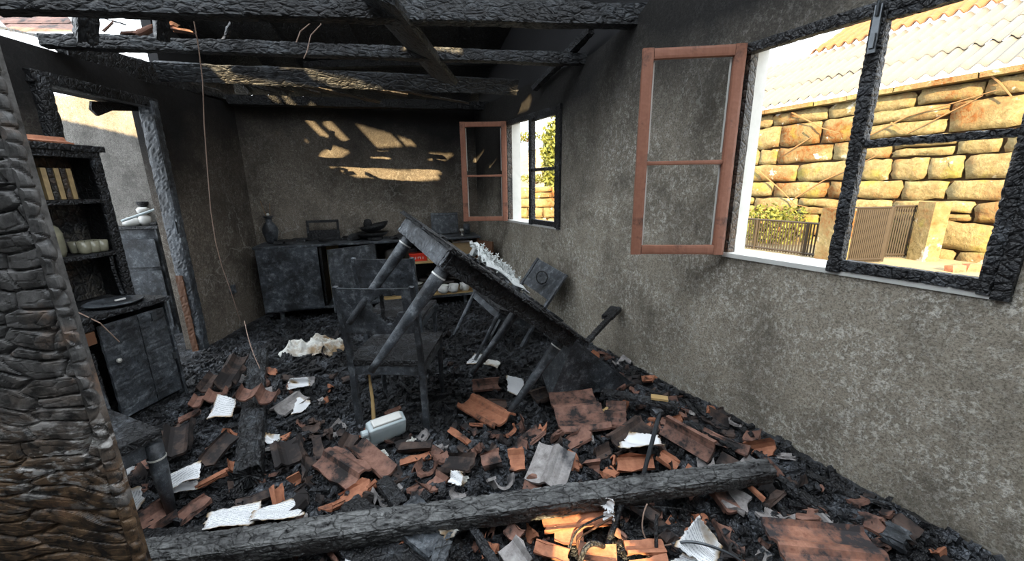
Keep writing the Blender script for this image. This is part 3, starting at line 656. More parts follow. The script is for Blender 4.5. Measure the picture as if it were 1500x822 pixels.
dr = ob('door', timber_geo(.56, .024, .655, .02, .0012, (.05, .05, .2), .001, 6), M['char_smooth'], sb, (.015, -.012, .495)); ob('keyhole', join(box((.5, -.018, -.02), (.022, .006, .05)), tube([(.5, -.02, -.02), (.5, -.035, -.02)], .006)), M['metal'], dr)
ph = math.radians(150); R = rz(-ph)
o = ob('door', timber_geo(.50, .024, .655, .02, .0012, (.05, .05, .2), .001, 8), M['char_smooth'], sb, (1.14, -.014, .495), R)
o = ob('door', timber_geo(.24, .02, .55, .02, .001, (.05, .05, .2), .001, 9), M['burntorange'], sb, (2.295, -.01, .53), rz(math.radians(-62)))
def SB(x, y, z): return SBA + SBR @ V3(x, y, z)
def on_sb(name, geo, mat, x, y, z, label, cat, group=None, a=0.0, smooth=True):
    o = ob(name, geo, mat, smooth=smooth); o.matrix_basis = mtx(SB(x, y, z), SBR @ rz(a)); return tag(o, label, cat, group)
v0 = empty('vase', SB(.10, .26, .853)); tag(v0, 'dark bulbous vase with two dry twigs at the left of the sideboard', 'vase')
ob('body', lathe([(.035, 0), (.05, .01), (.058, .05), (.075, .12), (.07, .165), (.045, .205), (.032, .225), (.03, .26), (.046, .275), (.05, .285), (.03, .287)], 24), M['char_smooth'], v0, smooth=True)
for a, b_ in (((0, 0, .2), (-.055, 0, .44)), ((.01, 0, .2), (.04, 0, .42)), ((.0, .01, .2), (-.05, .02, .36))): ob('twig', tube([a, b_], .0025, 5), M['bark'], v0)
ob('stopper', lathe([(.0, 0), (.014, .005), (.016, .015), (.008, .028), (.0, .03)], 10, (0, 0, .287)), M['ceramic'], v0, smooth=True)
fr = empty('picture_frame', SB(.44, .30, .86), SBR @ rx(-.12)); tag(fr, 'burnt-out horizontal picture frame leaning near the vase', 'picture frame')
for nm, c, s in (('rail', (.165, 0, .20), (.33, .02, .028)), ('rail', (.165, 0, .012), (.33, .02, .024)), ('stile', (.012, 0, .105), (.024, .02, .19)), ('stile', (.318, 0, .105), (.024, .02, .19))): ob(nm, box(c, s), M['char'], fr)
ob('backing', box((.165, .008, .06), (.29, .006, .09)), M['char_dark'], fr)
on_sb('serving_bowl', lathe([(.05, 0), (.10, .01), (.155, .045), (.175, .07), (.165, .07), (.13, .035), (.03, .015)], 28), M['char'], 1.12, .22, .855, 'large black bowl under another on the sideboard', 'bowl')
o = on_sb('serving_bowl', lathe([(.05, 0), (.10, .01), (.145, .045), (.16, .075), (.15, .075), (.12, .035), (.03, .015)], 28), M['char_dark'], 1.16, .24, .925, 'black bowl tilted inside the lower bowl on the sideboard', 'bowl'); o.matrix_basis = mtx(SB(1.16, .24, .935), SBR @ ry(-.22))
on_sb('charred_lump', lathe([(.02, 0), (.045, .02), (.05, .06), (.035, .10), (.01, .11)], 7), M['char'], 1.08, .22, .965, 'pointed charred lump sitting in the upper bowl', 'charred object', smooth=False)
for k in range(22):
    x = .08 + 1.9 * rng.random(); s = .03 + .05 * rng.random()
    v_, f_ = box((0, 0, 0), (s * 2.2, s * 1.4, .012 + .02 * rng.random())); v_ = v_ * (1 + .4 * (rng.random(v_.shape) - .5))
    on_sb('burnt_scrap', (v_, f_), M['char'], x, .08 + .25 * rng.random(), .868, 'flat burnt scrap lying among others on the sideboard top', 'debris', 'burnt scraps on the sideboard', rng.random() * 3, False)
on_sb('round_box', lathe([(.06, 0), (.07, .02), (.06, .05), (.03, .065), (.0, .067)], 16), M['char'], .93, .2, .855, 'low lumpy burnt pot between the frame and the bowls', 'pot')
b3 = empty('photo_frame', SB(1.79, .30, .86), SBR @ rx(-.14)); tag(b3, 'scorched square picture frame standing behind the raised table corner', 'picture frame')
for nm, c, s in (('rail', (.16, 0, .235), (.32, .02, .026)), ('rail', (.16, 0, .012), (.32, .02, .024)), ('stile', (.012, 0, .12), (.024, .02, .22)), ('stile', (.308, 0, .12), (.024, .02, .22)), ('picture', (.16, .006, .12), (.28, .006, .21))): ob(nm, box(c, s), M['char_smooth'], b3)
on_sb('small_cup', lathe([(.02, 0), (.006, .01), (.005, .04), (.022, .055), (.024, .075), (.02, .075)], 14), M['brass'], 2.12, .12, .853, 'tiny pale stemmed cup right of the square frame', 'cup')
on_sb('tin', lathe([(.04, 0), (.04, .11), (.035, .12)], 16), M['char_smooth'], 2.2, .24, .853, 'dark cylinder at the right end of the sideboard top', 'tin')
# inside the open part
rb = empty('red_box', SB(1.50, .10, .581), SBR); tag(rb, 'bright red plastic box with white marks on the upper shelf', 'box')
ob('body', box((.1, .08, .035), (.19, .15, .07)), M['red'], rb); ob('lid', box((.1, .08, .078), (.205, .165, .018)), M['red'], rb)
ob('lettering', join(*[box((.04 + .028 * i, .003, .035), (.008, .004, .026)) for i in range(5)] + [box((.054, .003, .024), (.02, .004, .006)), box((.11, .003, .046), (.03, .004, .006))]), M['ceramic'], rb)
def basket(x, y, z, w, d, h, label):
    r = empty('wicker_basket', SB(x, y, z), SBR); tag(r, label, 'basket', 'wicker baskets on the upper shelf')
    ob('body', box((w / 2, d / 2, h / 2), (w, d, h)), M['wicker'], r)
    for k in range(int(h / .018)): ob('band', box((w / 2, d / 2, .01 + k * .018), (w + .008, d + .008, .010)), M['wicker'], r)
basket(1.70, .07, .58, .20, .22, .09, 'low wicker basket behind the tilted table top, right of the red box'); basket(1.97, .06, .58, .27, .24, .19, 'tall wicker basket with paper on top, right on the upper shelf')
on_sb('paper_stack', join(*[box((0, 0, .006 * i), (.22 - .01 * i, .18, .005), .06 * i) for i in range(4)]), M['paper_plain'], 2.10, .16, .775, 'flat white papers lying on the tall wicker basket', 'paper', smooth=False)
on_sb('metal_pot', lathe([(.07, 0), (.08, .02), (.08, .12), (.085, .13), (.075, .13)], 20), M['metal'], 1.52, .27, .581, 'dull metal pot behind the red box', 'pot')
on_sb('shelf_bundle', lathe([(.05, 0), (.09, .03), (.09, .12), (.05, .15)], 14), M['sootceramic'], 1.32, .2, .581, 'sooty round pot on the upper shelf behind the front chair', 'pot')
def cup_geo(r, h): return lathe([(r * .65, 0), (r * .9, h * .25), (r, h), (r * .93, h), (r * .8, h * .3)], 20)
for k, (x, y, st, lab) in enumerate([(1.42, .10, 3, 'stack of white cups seen through the broken backrest'), (1.98, .05, 1, 'round white mug at the right of the lower shelf'), (1.86, .04, 1, 'white coffee pot shaped cup next to the round mug'), (2.12, .08, 1, 'white cup half hidden by the table edge')]):
    r_ = empty('cup_stack' if st > 1 else 'white_mug', SB(x, y, .190), SBR @ rz(-2.4)); tag(r_, lab, 'cup')
    for i in range(st): ob('cup', cup_geo(.045 if st > 1 else .06, .06 if st > 1 else .095), M['ceramic'], r_, (0, 0, .045 * i), smooth=True)
    if st == 1: ob('handle', tube([(.052, 0, .075), (.078, 0, .075), (.09, 0, .05), (.075, 0, .025), (.05, 0, .022)], .007, 8), M['ceramic'], r_, smooth=True)
for j, (x, n_) in enumerate([(1.56, 7), (1.70, 6), (1.28, 5)]):
    for i in range(n_):
        on_sb('plate', lathe([(.03, 0), (.05, .003), (.075, .016), (.078, .018), (.05, .008)], 24), M['ceramic'] if i % 2 == 0 else M['sootceramic'], x + .004 * (i % 3), .16, .190 + .017 * i,
              ['white saucer in the stack seen through the hole of the broken backrest', 'sooty saucer in the stack beside the tilted table leg', 'saucer in the leftmost stack of the lower shelf'][j], 'plate', ['stacked saucers left of the cups', 'stacked saucers by the table leg', 'stacked saucers behind the chair'][j])
for k in range(7):
    on_sb('burnt_dish', lathe([(.03, 0), (.07, .01), (.09, .03), (.07, .02)], 14), M['sootceramic'], 1.5 + .09 * k, .28, .20 + .05 * (k % 4), 'sooty dish heaped at the back of the lower shelf', 'dish', 'sooty dishes at the back of the lower shelf', smooth=True)

# ------------------------------------------------------------------ chairs
def chair(name, label, loc, R, s=1.0, hole=False, seed=1, ring=False, back=True):
    r = empty(name, loc, R, s); tag(r, label, 'chair')
    sd = seed * 10
    def leg(a, b_, w0, w1, nm='leg'):
        Rr, L = axes(a, b_, up=(0, 1, 0)); ob(nm, timber_geo(L, w0, w0, .016, .0015, (.04, .02, .02), .001, sd, (1, w1 / w0)), M['char_smooth'], r, a, Rr)
    for sx in (-1, 1):
        ob('leg', tube([(sx * .19, -.185, .43), (sx * .19, -.19, .02)], [.019, .012], 10), M['char_smooth'], r)
        Rr, L = axes((sx * .19, .19, -.0), (sx * .19, .20, .45), up=(0, 1, 0)); ob('leg', timber_geo(L, .035, .03, .016, .0015, (.04, .02, .02), .001, sd), M['char_smooth'], r, (sx * .19, .19, 0), Rr)
        if back: leg((sx * .19, .20, .45), (sx * .19, .27, .88), .032, .026, 'back_post')
    ob('seat_rail', box((0, -.185, .405), (.38, .02, .055)), M['char_smooth'], r); ob('seat_rail', box((0, .195, .405), (.36, .02, .055)), M['char_smooth'], r)
    for sx in (-1, 1): ob('seat_rail', box((sx * .19, .0, .405), (.02, .36, .055)), M['char_smooth'], r)
    g = timber_geo(.42, .42, .035, .018, .004, (.05, .05, .05), .004, sd + 2); ob('seat', g, M['char'], r, (-.21, 0, .445))
    if back:
        z0, z1 = .63, .875; nu, nv = 46, 28
        U, W = np.meshgrid(np.linspace(-.205, .205, nu), np.linspace(z0, z1, nv), indexing='ij')
        bow = .035 * (1 - (U / .2) ** 2); Y = .20 + (W - .45) * .163 + bow * .6
        P = np.stack([U, Y, W], 2).reshape(-1, 3); wob = .003 * sn(P, 40, seed); Fr = P.copy(); Fr[:, 1] -= .009 - wob; Bk = P.copy(); Bk[:, 1] += .009 + wob
        keep = np.ones((nu - 1, nv - 1), bool)
        if hole:
            uc = np.linspace(-.205, .205, nu)[:-1] + .0045; wc = np.linspace(z0, z1, nv)[:-1] + .0045; UC, WC = np.meshgrid(uc, wc, indexing='ij')
            # seen from behind: local x is mirrored; jagged burnt hole right of centre plus a bitten sweep to the left
            hx = -UC
            top = .848 - .008 * np.abs(np.sin(hx * 60)) - .03 * np.clip((.03 - hx) / .03, 0, 1); bot = .70 + .018 * np.sin(hx * 70) + .05 * np.clip((hx - .09) / .05, 0, 1) + .06 * np.clip((.03 - hx) / .04, 0, 1.5)
            keep = ~((hx > -.012) & (hx < .142) & (WC < top) & (WC > bot))
        idx = lambda i, j: i * nv + j; n_ = nu * nv; F = []
        for i in range(nu - 1):
            for j in range(nv - 1):
                if not keep[i, j]: continue
                a, b_, c_, d_ = idx(i, j), idx(i + 1, j), idx(i + 1, j + 1), idx(i, j + 1); F.append((a, b_, c_, d_)); F.append((d_ + n_, c_ + n_, b_ + n_, a + n_))
                for (di, dj, e) in ((0, -1, (a, b_)), (1, 0, (b_, c_)), (0, 1, (c_, d_)), (-1, 0, (d_, a))):
                    ii, jj = i + di, j + dj
                    if not (0 <= ii < nu - 1 and 0 <= jj < nv - 1) or not keep[ii, jj]: F.append((e[1], e[0], e[0] + n_, e[1] + n_))
        ob('backrest', (np.vstack([Fr, Bk]), F), M['char_smooth'], r)
        if hole: ob('inner_slat', box((-.035, .262, .76), (.018, .010, .17)), M['char_dark'], r)
        if not hole: ob('ring_mark', tube([(.07 * math.cos(a), .224 + .0, .76 + .05 * math.sin(a)) for a in np.linspace(0, 6.1, 14)], .006, 6), M['char'], r)
    return r
RA = np.array([[-0.998, -0.058, 0.0], [0.058, -0.998, 0.0], [0, 0, 1.0]])
chair('dining_chair', 'upright charred chair with a jagged hole burnt through its backrest, centre front', (-.695, 2.21, 0.0), RA @ rz(0.0), 1.05, hole=True, seed=1)
pB = on_z(600, 545, 0.0); chair('dining_chair', 'charred chair with whole backrest standing just behind the holed chair', (-.86, 2.88, 0.02), rz(math.pi - .05), 1.06, seed=2)
RC = np.array([[0.53, 0.716, 0.455], [-0.825, 0.56, 0.079], [-0.198, -0.417, 0.887]])
chair('dining_chair', 'charred chair tipped back against the right wall behind the table', (-.274, 3.137, .01), RC, 1.06, seed=3)
# chair at the near left: tapered leg with pale ring
st = empty('side_chair', (-1.72, 1.66, 0)); tag(st, 'blackened chair with a round tapered leg and pale ring beside the near post', 'chair')
sx0 = np.array([-1.72, 1.66, 0]); corner = V3(-1.44, 1.40, 0)
ua = V3(-.92, .39, 0); ua /= np.linalg.norm(ua); ub = V3(-.39, -.92, 0); ub /= np.linalg.norm(ub)
cs = [corner, corner + ua * .42, corner + ua * .42 + ub * .42, corner + ub * .42]
gS = slab([c_ - sx0 + V3(0, 0, .44) for c_ in cs], (0, 0, .035)); ob('seat', gS, M['char'], st)
gA = slab([c_ * .9 + .1 * (sum(cs) / 4) - sx0 + V3(0, 0, .37) for c_ in cs], (0, 0, .07)); ob('seat_rail', gA, M['char_smooth'], st)
for k, c_ in enumerate(cs):
    p = c_ * .88 + .12 * (sum(cs) / 4) - sx0; lg_ = ob('leg', tube([p + V3(0, 0, .42), p + V3(0, 0, .30), p + V3(0, 0, .02)], [.030, .030, .014], 14), M['char_smooth'], st, smooth=True)
    if k == 0: ob('ring', tube([p + V3(0, 0, .355), p + V3(0, 0, .348)], .0325, 16), M['brass'], lg_)
pb = [cs[1] - sx0, cs[2] - sx0]
ob('backrest', slab([pb[0] + V3(0, 0, .46), pb[1] + V3(0, 0, .46), pb[1] + V3(-.04, 0, .86), pb[0] + V3(-.04, 0, .86)], (.02, 0, 0)), M['char_smooth'], st)

# ------------------------------------------------------------------ tilted table
TR = np.array([[0.61, -0.528, 0.591], [0.529, 0.827, 0.192], [-0.59, 0.195, 0.783]]); TR[:, 0] /= np.linalg.norm(TR[:, 0]); TR[:, 1] -= TR[:, 0] * (TR[:, 0] @ TR[:, 1]); TR[:, 1] /= np.linalg.norm(TR[:, 1]); TR[:, 2] = np.cross(TR[:, 0], TR[:, 1])
TT = V3(-.237, 1.579, 1.176); TL, TW, TH = 1.037, .551, .64
tb = empty('dining_table', TT, TR); tag(tb, 'charred dining table tipped up on its side with four round tapered legs', 'table')
ob('tabletop', timber_geo(TL + .06, TW + .06, .022, .014, .005, (.05, .03, .03), .004, 71, ragged=.01), M['char'], tb, (-.03, TW / 2, -.012))
for nm, a, L_, al in (('apron', (.0, .012), TL, 'x'), ('apron', (.0, TW - .012), TL, 'x'), ('apron', (.012, 0), TW, 'y'), ('apron', (TL - .012, 0), TW, 'y')):
    g = timber_geo(L_, .022, .085, .012, .003, (.03, .02, .025), .0015, 72)
    if al == 'x': ob(nm, g, M['char'], tb, (0, a[1], -.062))
    else: ob(nm, g, M['char_smooth'], tb, (a[0], 0, -.062), rz(math.pi / 2))
for sx in (.055, TL - .055):
    for sy in (.055, TW - .055):
        l_ = ob('leg', tube([(sx, sy, -.06), (sx, sy, -.16), (sx, sy, -TH + .05), (sx, sy, -TH)], [.032, .032, .017, .016], 18), M['char_smooth'], tb, smooth=True)
        ob('ring', tube([(sx, sy, -.142), (sx, sy, -.135)], .0342, 18), M['ceramic'], l_)
# crumbs of charred veneer on the table top, lace cloth
for k in range(26):
    v_, f_ = box((0, 0, 0), (.05, .03, .012)); v_ = v_ * (1 + .7 * (rng.random(v_.shape) - .5))
    u_ = rng.random(); p = TT + TR @ V3(u_ * TL, .06 + .3 * rng.random(), .006); o = ob('char_flake', (v_, f_), M['coal']); o.matrix_basis = mtx(p, TR @ rz(rng.random() * 3)); tag(o, 'curled black char flake stuck on the tilted table top', 'char flake', 'char flakes on the table top')
nx, ny = 40, 26; U, W = np.meshgrid(np.linspace(0, 1, nx), np.linspace(0, 1, ny), indexing='ij')
Z = .012 + .030 * np.abs(np.sin(U * 21 + 2 * W)) * W + .02 * np.abs(np.sin(W * 13 + U * 5)) + .035 * W ** 2; Xl = .42 + .38 * U; Yl = TW * .55 + .26 * W * (1 + .12 * np.abs(np.sin(U * 40)))
P = np.stack([Xl, Yl, Z], 2).reshape(-1, 3); fl = [q for k_, q in enumerate(grid_faces(nx, ny)) if not ((k_ // (ny - 1)) % 3 == 1 and (k_ % (ny - 1)) % 4 == 2) and not ((k_ % (ny - 1)) > ny - 6 and (k_ // (ny - 1)) % 4 == 3)]
lc = ob('lace_doily', (P, fl), simple('grey_white_lace', (.52, .54, .53), .9, 0, .3, 30)); lc.matrix_basis = mtx(TT, TR); tag(lc, 'pale scorched lace cloth bunched on the tilted table top', 'cloth')
md = lc.modifiers.new('thickness', 'SOLIDIFY'); md.thickness = .006
# spiky lace border standing up
gs = []
for k in range(34):
    x = .43 + .011 * k + rnd.uniform(-.01, .01); y = TW * (.80 + .18 * rnd.random()); h = .055 + .05 * rnd.random() * (1 - .5 * k / 34); c_ = V3(x + rnd.uniform(-.015, .015), y, h)
    gs.append(tube([(x, y, .01), c_], [.008, .006], 5)); n5 = 5
    for a_ in range(n5): an_ = a_ * 2 * math.pi / n5 + k; gs.append(tube([c_, c_ + V3(.022 * math.cos(an_), .008 * math.sin(an_ * 2), .020 * math.sin(an_))], [.006, .0025], 4))
o = ob('lace_border', join(*gs), lc.data.materials[0]); o.parent = lc; o['kind'] = 'stuff'

# ------------------------------------------------------------------ cabinet and hutch on the left wall
CB = V3(-2.252, 2.419, 0); CX = V3(-.148, -.989, 0); CX /= np.linalg.norm(CX); CY = V3(-CX[1], CX[0], 0)
if CY[0] > 0: CY = -CY
CR = np.stack([CX, CY, V3(0, 0, 1)], 1)   # x towards the camera, y into the wall
if np.linalg.det(CR) < 0: CR_flip = True
cbm = empty('base_cabinet', CB); tag(cbm, 'charred low cabinet with hinged doors standing by the doorway at left', 'cabinet')
def cbox(name, c, s, mat, par=cbm, org=CB):
    v_, f_ = box(c, s); o = ob(name, (v_ @ CR.T, [q[::-1] for q in f_]), mat, par); return o
def ctimber(name, a, b_, w, h, mat, par=cbm, org=CB, ds=.014, depth=.003, seed=3, cell=(.03, .02, .02)):
    A = CR @ V3(*a); B = CR @ V3(*b_); R, L = axes(A, B); return ob(name, timber_geo(L, w, h, ds, depth, cell, .0015, seed), mat, par, A, R)
ctimber('top_panel', (-.02, .20, .74), (.82, .20, .74), .46, .035, M['char'], seed=81)
ctimber('side_panel', (.012, .22, .05), (.012, .22, .72), .42, .022, M['char_smooth'], seed=82)
cbox('side_panel', (.79, .22, .38), (.022, .42, .72), M['char_dark']); cbox('back_panel', (.40, .43, .38), (.78, .012, .72), M['char_dark']); cbox('plinth', (.40, .03, .04), (.76, .03, .10), M['char'])
def cpanel(name, x0, x1, z0, z1, mat, seed, par=cbm, y=-.008, depth=.0025, cell=(.03, .1, .02)):
    L = z1 - z0; A = CR @ V3((x0 + x1) / 2, y, z0); R, _ = axes((0, 0, 0), (0, 0, 1), up=tuple(CY)); return ob(name, timber_geo(L, x1 - x0, .02, .012, depth, cell, .001, seed), mat, par, A, R)
d1_ = cpanel('door', .19, .39, .12, .69, M['char_smooth'], 83, y=-.014); cpanel('door', .03, .187, .12, .69, M['char_smooth'], 84, y=-.012)
cpanel('burnt_panel', .43, .77, .10, .55, M['char'], 85, depth=.005, cell=(.022, .1, .02)); ctimber('rail', (.40, .0, .70), (.78, .0, .70), .03, .05, M['char'], seed=86)
cbox('exposed_wood', (.43, -.004, .635), (.05, .02, .07), M['burntorange']); cbox('drawer_void', (.61, .02, .62), (.26, .01, .10), M['burntorange'])
cbox('hinge', (.10, -.028, .655), (.03, .006, .05), M['metal']); cbox('hinge', (.035, -.028, .36), (.02, .006, .045), M['metal'])
ob('knob', lathe([(.0, 0), (.012, .002), (.014, .012), (.0, .02)], 12), M['brass'], cbm, CR @ V3(.345, -.028, .47), ry(math.pi / 2))
hu = empty('open_hutch', CB + CR @ V3(0, .20, .76)); tag(hu, 'narrow charred open hutch of three compartments on top of the cabinet', 'shelf unit')
def hbox(name, c, s, mat=M['char'], tim=True, seed=1):
    c = V3(*c); 
    if tim:
        ax = int(np.argmax(s)); L = s[ax]; o_ = [i for i in range(3) if i != ax]
        a = c.copy(); a[ax] -= L / 2; b_ = c.copy(); b_[ax] += L / 2
        e = [V3(1, 0, 0), V3(0, 1, 0), V3(0, 0, 1)]; R = np.stack([CR @ e[ax], CR @ e[o_[0]], np.cross(CR @ e[ax], CR @ e[o_[0]])], 1)
        return ob(name, timber_geo(L, s[o_[0]], s[o_[1]], .012, .0025, (.03, .02, .02), .001, seed), mat, hu, CR @ a, R)
    v_, f_ = box(c, s); return ob(name, (v_ @ CR.T, [q[::-1] for q in f_]), mat, hu)
hbox('stile', (.025, .012, .45), (.05, .025, .90), seed=91); hbox('stile', (.455, .012, .45), (.05, .025, .90), seed=92)
hbox('side_panel', (.008, .12, .45), (.016, .20, .90), M['char_dark'], False); hbox('side_panel', (.472, .12, .45), (.016, .20, .90), M['char_dark'], False); hbox('back_panel', (.24, .215, .45), (.47, .01, .90), M['char_brown'], False)
for k, z in enumerate((.285, .60)): hbox('shelf', (.24, .105, z), (.46, .215, .028), seed=93 + k)
hbox('top_panel', (.24, .105, .90), (.52, .24, .04), seed=96); hbox('rail', (.24, .012, .865), (.40, .025, .04), seed=97)
ob('bracket', tube([CR @ V3(*p) for p in ((.07, .02, .27), (.075, .02, .18), (.06, .02, .02))], .010, 6), M['char_ash'], hu)
def HU(x, y, z): return CB + CR @ V3(x, .20 + y, .76 + z)
for k in range(5):
    o = ob('book', box((0, 0, .085), (.022, .12, .17)), [M['gold'], M['char_brown']][k % 2]); o.matrix_basis = mtx(HU(.15 + .026 * k, .10, .616), CR @ rz(.03 * k)); tag(o, ['gilt spined book in the upper hutch compartment', 'scorched brown book between gilt ones in the hutch'][k % 2], 'book', 'books in the hutch')
jg = lathe([(.035, 0), (.042, .02), (.045, .06), (.02, .09), (.022, .12), (.028, .125)], 16)
for k, (x, y) in enumerate([(.35, .07), (.39, .12)]): o = ob('glass_jar', jg, M['glassy'], smooth=True); o.matrix_basis = mtx(HU(x, y, .616)); tag(o, ['dirty glass jar left of the books, front', 'dirty glass jar behind the front jar, left of the books'][k], 'jar', 'jars in the hutch')
o = ob('glass_jar', lathe([(.05, 0), (.058, .03), (.06, .13), (.048, .165), (.03, .18), (.0, .185)], 24), M['glassy'], smooth=True); o.matrix_basis = mtx(HU(.30, .08, .30)); tag(o, 'big domed sooty glass jar in the middle hutch compartment', 'jar')
gg = lathe([(.022, 0), (.028, .01), (.032, .07), (.03, .07), (.024, .012)], 14)
for k in range(6): o = ob('drinking_glass', gg, M['glassy'], smooth=True); o.matrix_basis = mtx(HU(.08 + .045 * (k % 3), .05 + .06 * (k // 3), .30)); tag(o, 'small sooty drinking glass clustered right of the domed jar', 'glass', 'drinking glasses in the hutch')
for k in range(9):
    v_, f_ = box((0, 0, 0), (.05, .04, .01)); v_ = v_ * (1 + .8 * (rng.random(v_.shape) - .5)); o = ob('charred_crumb', (v_, f_), M['coal']); o.matrix_basis = mtx(CB + CR @ V3(.05 + .6 * rng.random(), .08 + .1 * rng.random(), .768), rz(rng.random() * 3)); tag(o, 'charred crumb lying on the cabinet top', 'debris', 'crumbs on the cabinet top')
o = ob('round_tray', lathe([(.05, 0), (.12, .004), (.135, .015), (.13, .017), (.04, .008)], 26), M['char_smooth'], smooth=True); o.matrix_basis = mtx(CB + CR @ V3(.20, .10, .764)); tag(o, 'round blackened tray lying on the cabinet top', 'tray')
o = ob('ash_sheet', box((0, 0, 0), (.10, .06, .006)), M['tile_grey']); o.matrix_basis = mtx(CB + CR @ V3(.52, .07, .765), CR @ rz(.4)); tag(o, 'pale ashy scrap on the near end of the cabinet top', 'paper')
o = ob('small_white_stick', box((0, 0, 0), (.05, .012, .008)), M['ceramic']); o.matrix_basis = mtx(CB + CR @ V3(.18, .08, .785), CR @ rz(.2)); tag(o, 'small white fragment on the round tray', 'fragment')
tag(ob('loose_wire', tube([HU(.42, -.05, .27), HU(.46, -.1, .10), CB + CR @ V3(.40, -.06, .72), CB + CR @ V3(.33, -.05, .58)], .003, 5), M['rust_light']), 'thin loose wire drooping from the hutch over the cabinet front', 'wire')

# ------------------------------------------------------------------ next room: dresser and things on it
dp = on_z(266, 494, 0.0); dR = rz(math.atan2((AD1 - AD0)[1], (AD1 - AD0)[0])); zt_ = at_y(232, 331, dp[1])[2]
dm = empty('dresser', dp, dR); tag(dm, 'dark tall dresser beyond the doorway against the grey wall', 'dresser')
ob('body', timber_geo(zt_ - .03, .6, .24, .02, .001, (.2, .05, .05), .001, 5), M['char_smooth'], dm, (-.30, .12, .0), axes((0, 0, 0), (0, 0, 1), up=(0, 1, 0))[0])
ob('top_panel', box((-.30, .12, zt_ - .012), (.64, .27, .024)), M['char'], dm)
for i_ in range(3): ob('drawer_front', box((-.30, -.008, .25 + .3 * i_), (.54, .012, .26)), M['char_smooth'], dm)
def DR(x, y, z=0): return dp + dR @ V3(x, y, zt_ + z)
for k, (x, y, pr, mt, lab, cat) in enumerate([(-.14, .10, [(.03, 0), (.05, .03), (.045, .08), (.02, .10), (.045, .12), (.05, .15), (.03, .17)], 'ceramic', 'white stacked jug on the dresser beyond the doorway', 'jug'),
        (-.24, .08, [(.05, 0), (.07, .02), (.06, .06), (.03, .08)], 'ceramic', 'white bowl left of the jug on the far dresser', 'bowl'), (-.06, .10, [(.04, 0), (.05, .01), (.03, .03)], 'char', 'black lump right of the jug on the far dresser', 'charred object'),
        (-.14, .12, [(.02, .17), (.045, .19), (.05, .22), (.02, .215)], 'char_dark', 'small black bowl perched on top of the white jug', 'bowl')]):
    o = ob('dresser_' + cat.split()[-1], lathe(pr, 14), M[mt], smooth=True); o.matrix_basis = mtx(DR(x, y)); tag(o, lab, cat)
tag(ob('pale_pole', tube([at_y(178, 324, 3.1), at_y(256, 297, 3.45)], .010, 8), M['plastic']), 'pale thin pole leaning diagonally in the doorway over the dresser', 'pole')
tag(ob('dark_stick', tube([at_y(256, 434, 3.35), at_y(292, 468, 3.4)], .014, 6), M['char']), 'dark stick leaning low on the grey wall beyond the doorway', 'stick')
struct(ob('baseboard_next_room', box((0, 0, 0), (3.8, .012, .06)), M['mortar'])).matrix_basis = mtx(V3(*(AD0 + (AD1 - AD0) * .5), .0) - V3(an[0], an[1], 0) * .01, dR)
# socket on the left wall
sk = on_wall(339, 424, LW0, LW1); so = ob('wall_socket', join(box((0, 0, 0), (.02, .07, .085)), tube([(.01, 0, -.01), (.03, 0, -.03)], .012, 8)), M['char_smooth']); so.matrix_basis = mtx(sk + V3(.012, 0, 0)); tag(so, 'black melted wall socket low on the wall right of the doorway', 'socket')

# ------------------------------------------------------------------ outdoors
GZO = .13
_a = RW0 + RWN * .22 - RWD * .8; _b = RW1 + RWN * .22 + RWD * 2
struct(ob('ground_outside', slab([(_a[0], _a[1], GZO - .1), (_b[0], _b[1], GZO - .1), (26, -4, GZO - .1), (26, 40, GZO - .1), (-14, 40, GZO - .1), (-14, 6.2, GZO - .1), (_a[0], _a[1] + .05, GZO - .1)], (0, 0, .1)), M['ground']))
SQ = V3(7.3, 6.08, 0); SX = V3(-.417, .909, 0); SY = V3(.909, .417, 0)     # facade: x along it (away), y into the building
sbd = empty('stone_building', SQ); tag(sbd, 'rough granite stone building with corrugated roof across the lane', 'building')
SRm = np.stack([SX, -SY, V3(0, 0, 1)], 1)    # local y points towards the camera
if np.linalg.det(SRm) < 0: SRm = np.stack([-SX, -SY, V3(0, 0, 1)], 1); SS = -1
else: SS = 1
sbd.matrix_basis = mtx(SQ, SRm)
def SXL(s): return SS * s
EAVE = 3.0
ob('wall_core', box((SXL(2.2), -.30, 1.35), (11.0, .5, 3.2)), M['mortar'], sbd)
def stone_geo(w, h, d, r):
    nu, nv = 6, 5; U, W = np.meshgrid(np.linspace(-1, 1, nu), np.linspace(-1, 1, nv), indexing='ij')
    e = np.maximum(np.abs(U), np.abs(W)); bul = d * (1 - e ** 4 * .55) + .012 * r.normal(size=U.shape) * (e < .99)
    k = 1 - .06 * (np.abs(U) * np.abs(W)) ** 2
    P = np.stack([U * w / 2 * k, bul, W * h / 2 * k], 2); P[:, :, 0] += .012 * r.normal(size=U.shape); P[:, :, 2] += .010 * r.normal(size=U.shape)
    P = P.reshape(-1, 3); bI = [i * nv for i in range(nu)] + [(nu - 1) * nv + j for j in range(1, nv)] + [i * nv + nv - 1 for i in range(nu - 2, -1, -1)] + [j for j in range(nv - 2, 0, -1)]
    B = P[bI].copy(); B[:, 1] = -.04; n_ = len(P); m_ = len(bI); F_ = grid_faces(nu, nv, 0) + [(bI[q], n_ + q, n_ + (q + 1) % m_, bI[(q + 1) % m_]) for q in range(m_)]
    return np.vstack([P, B]), F_
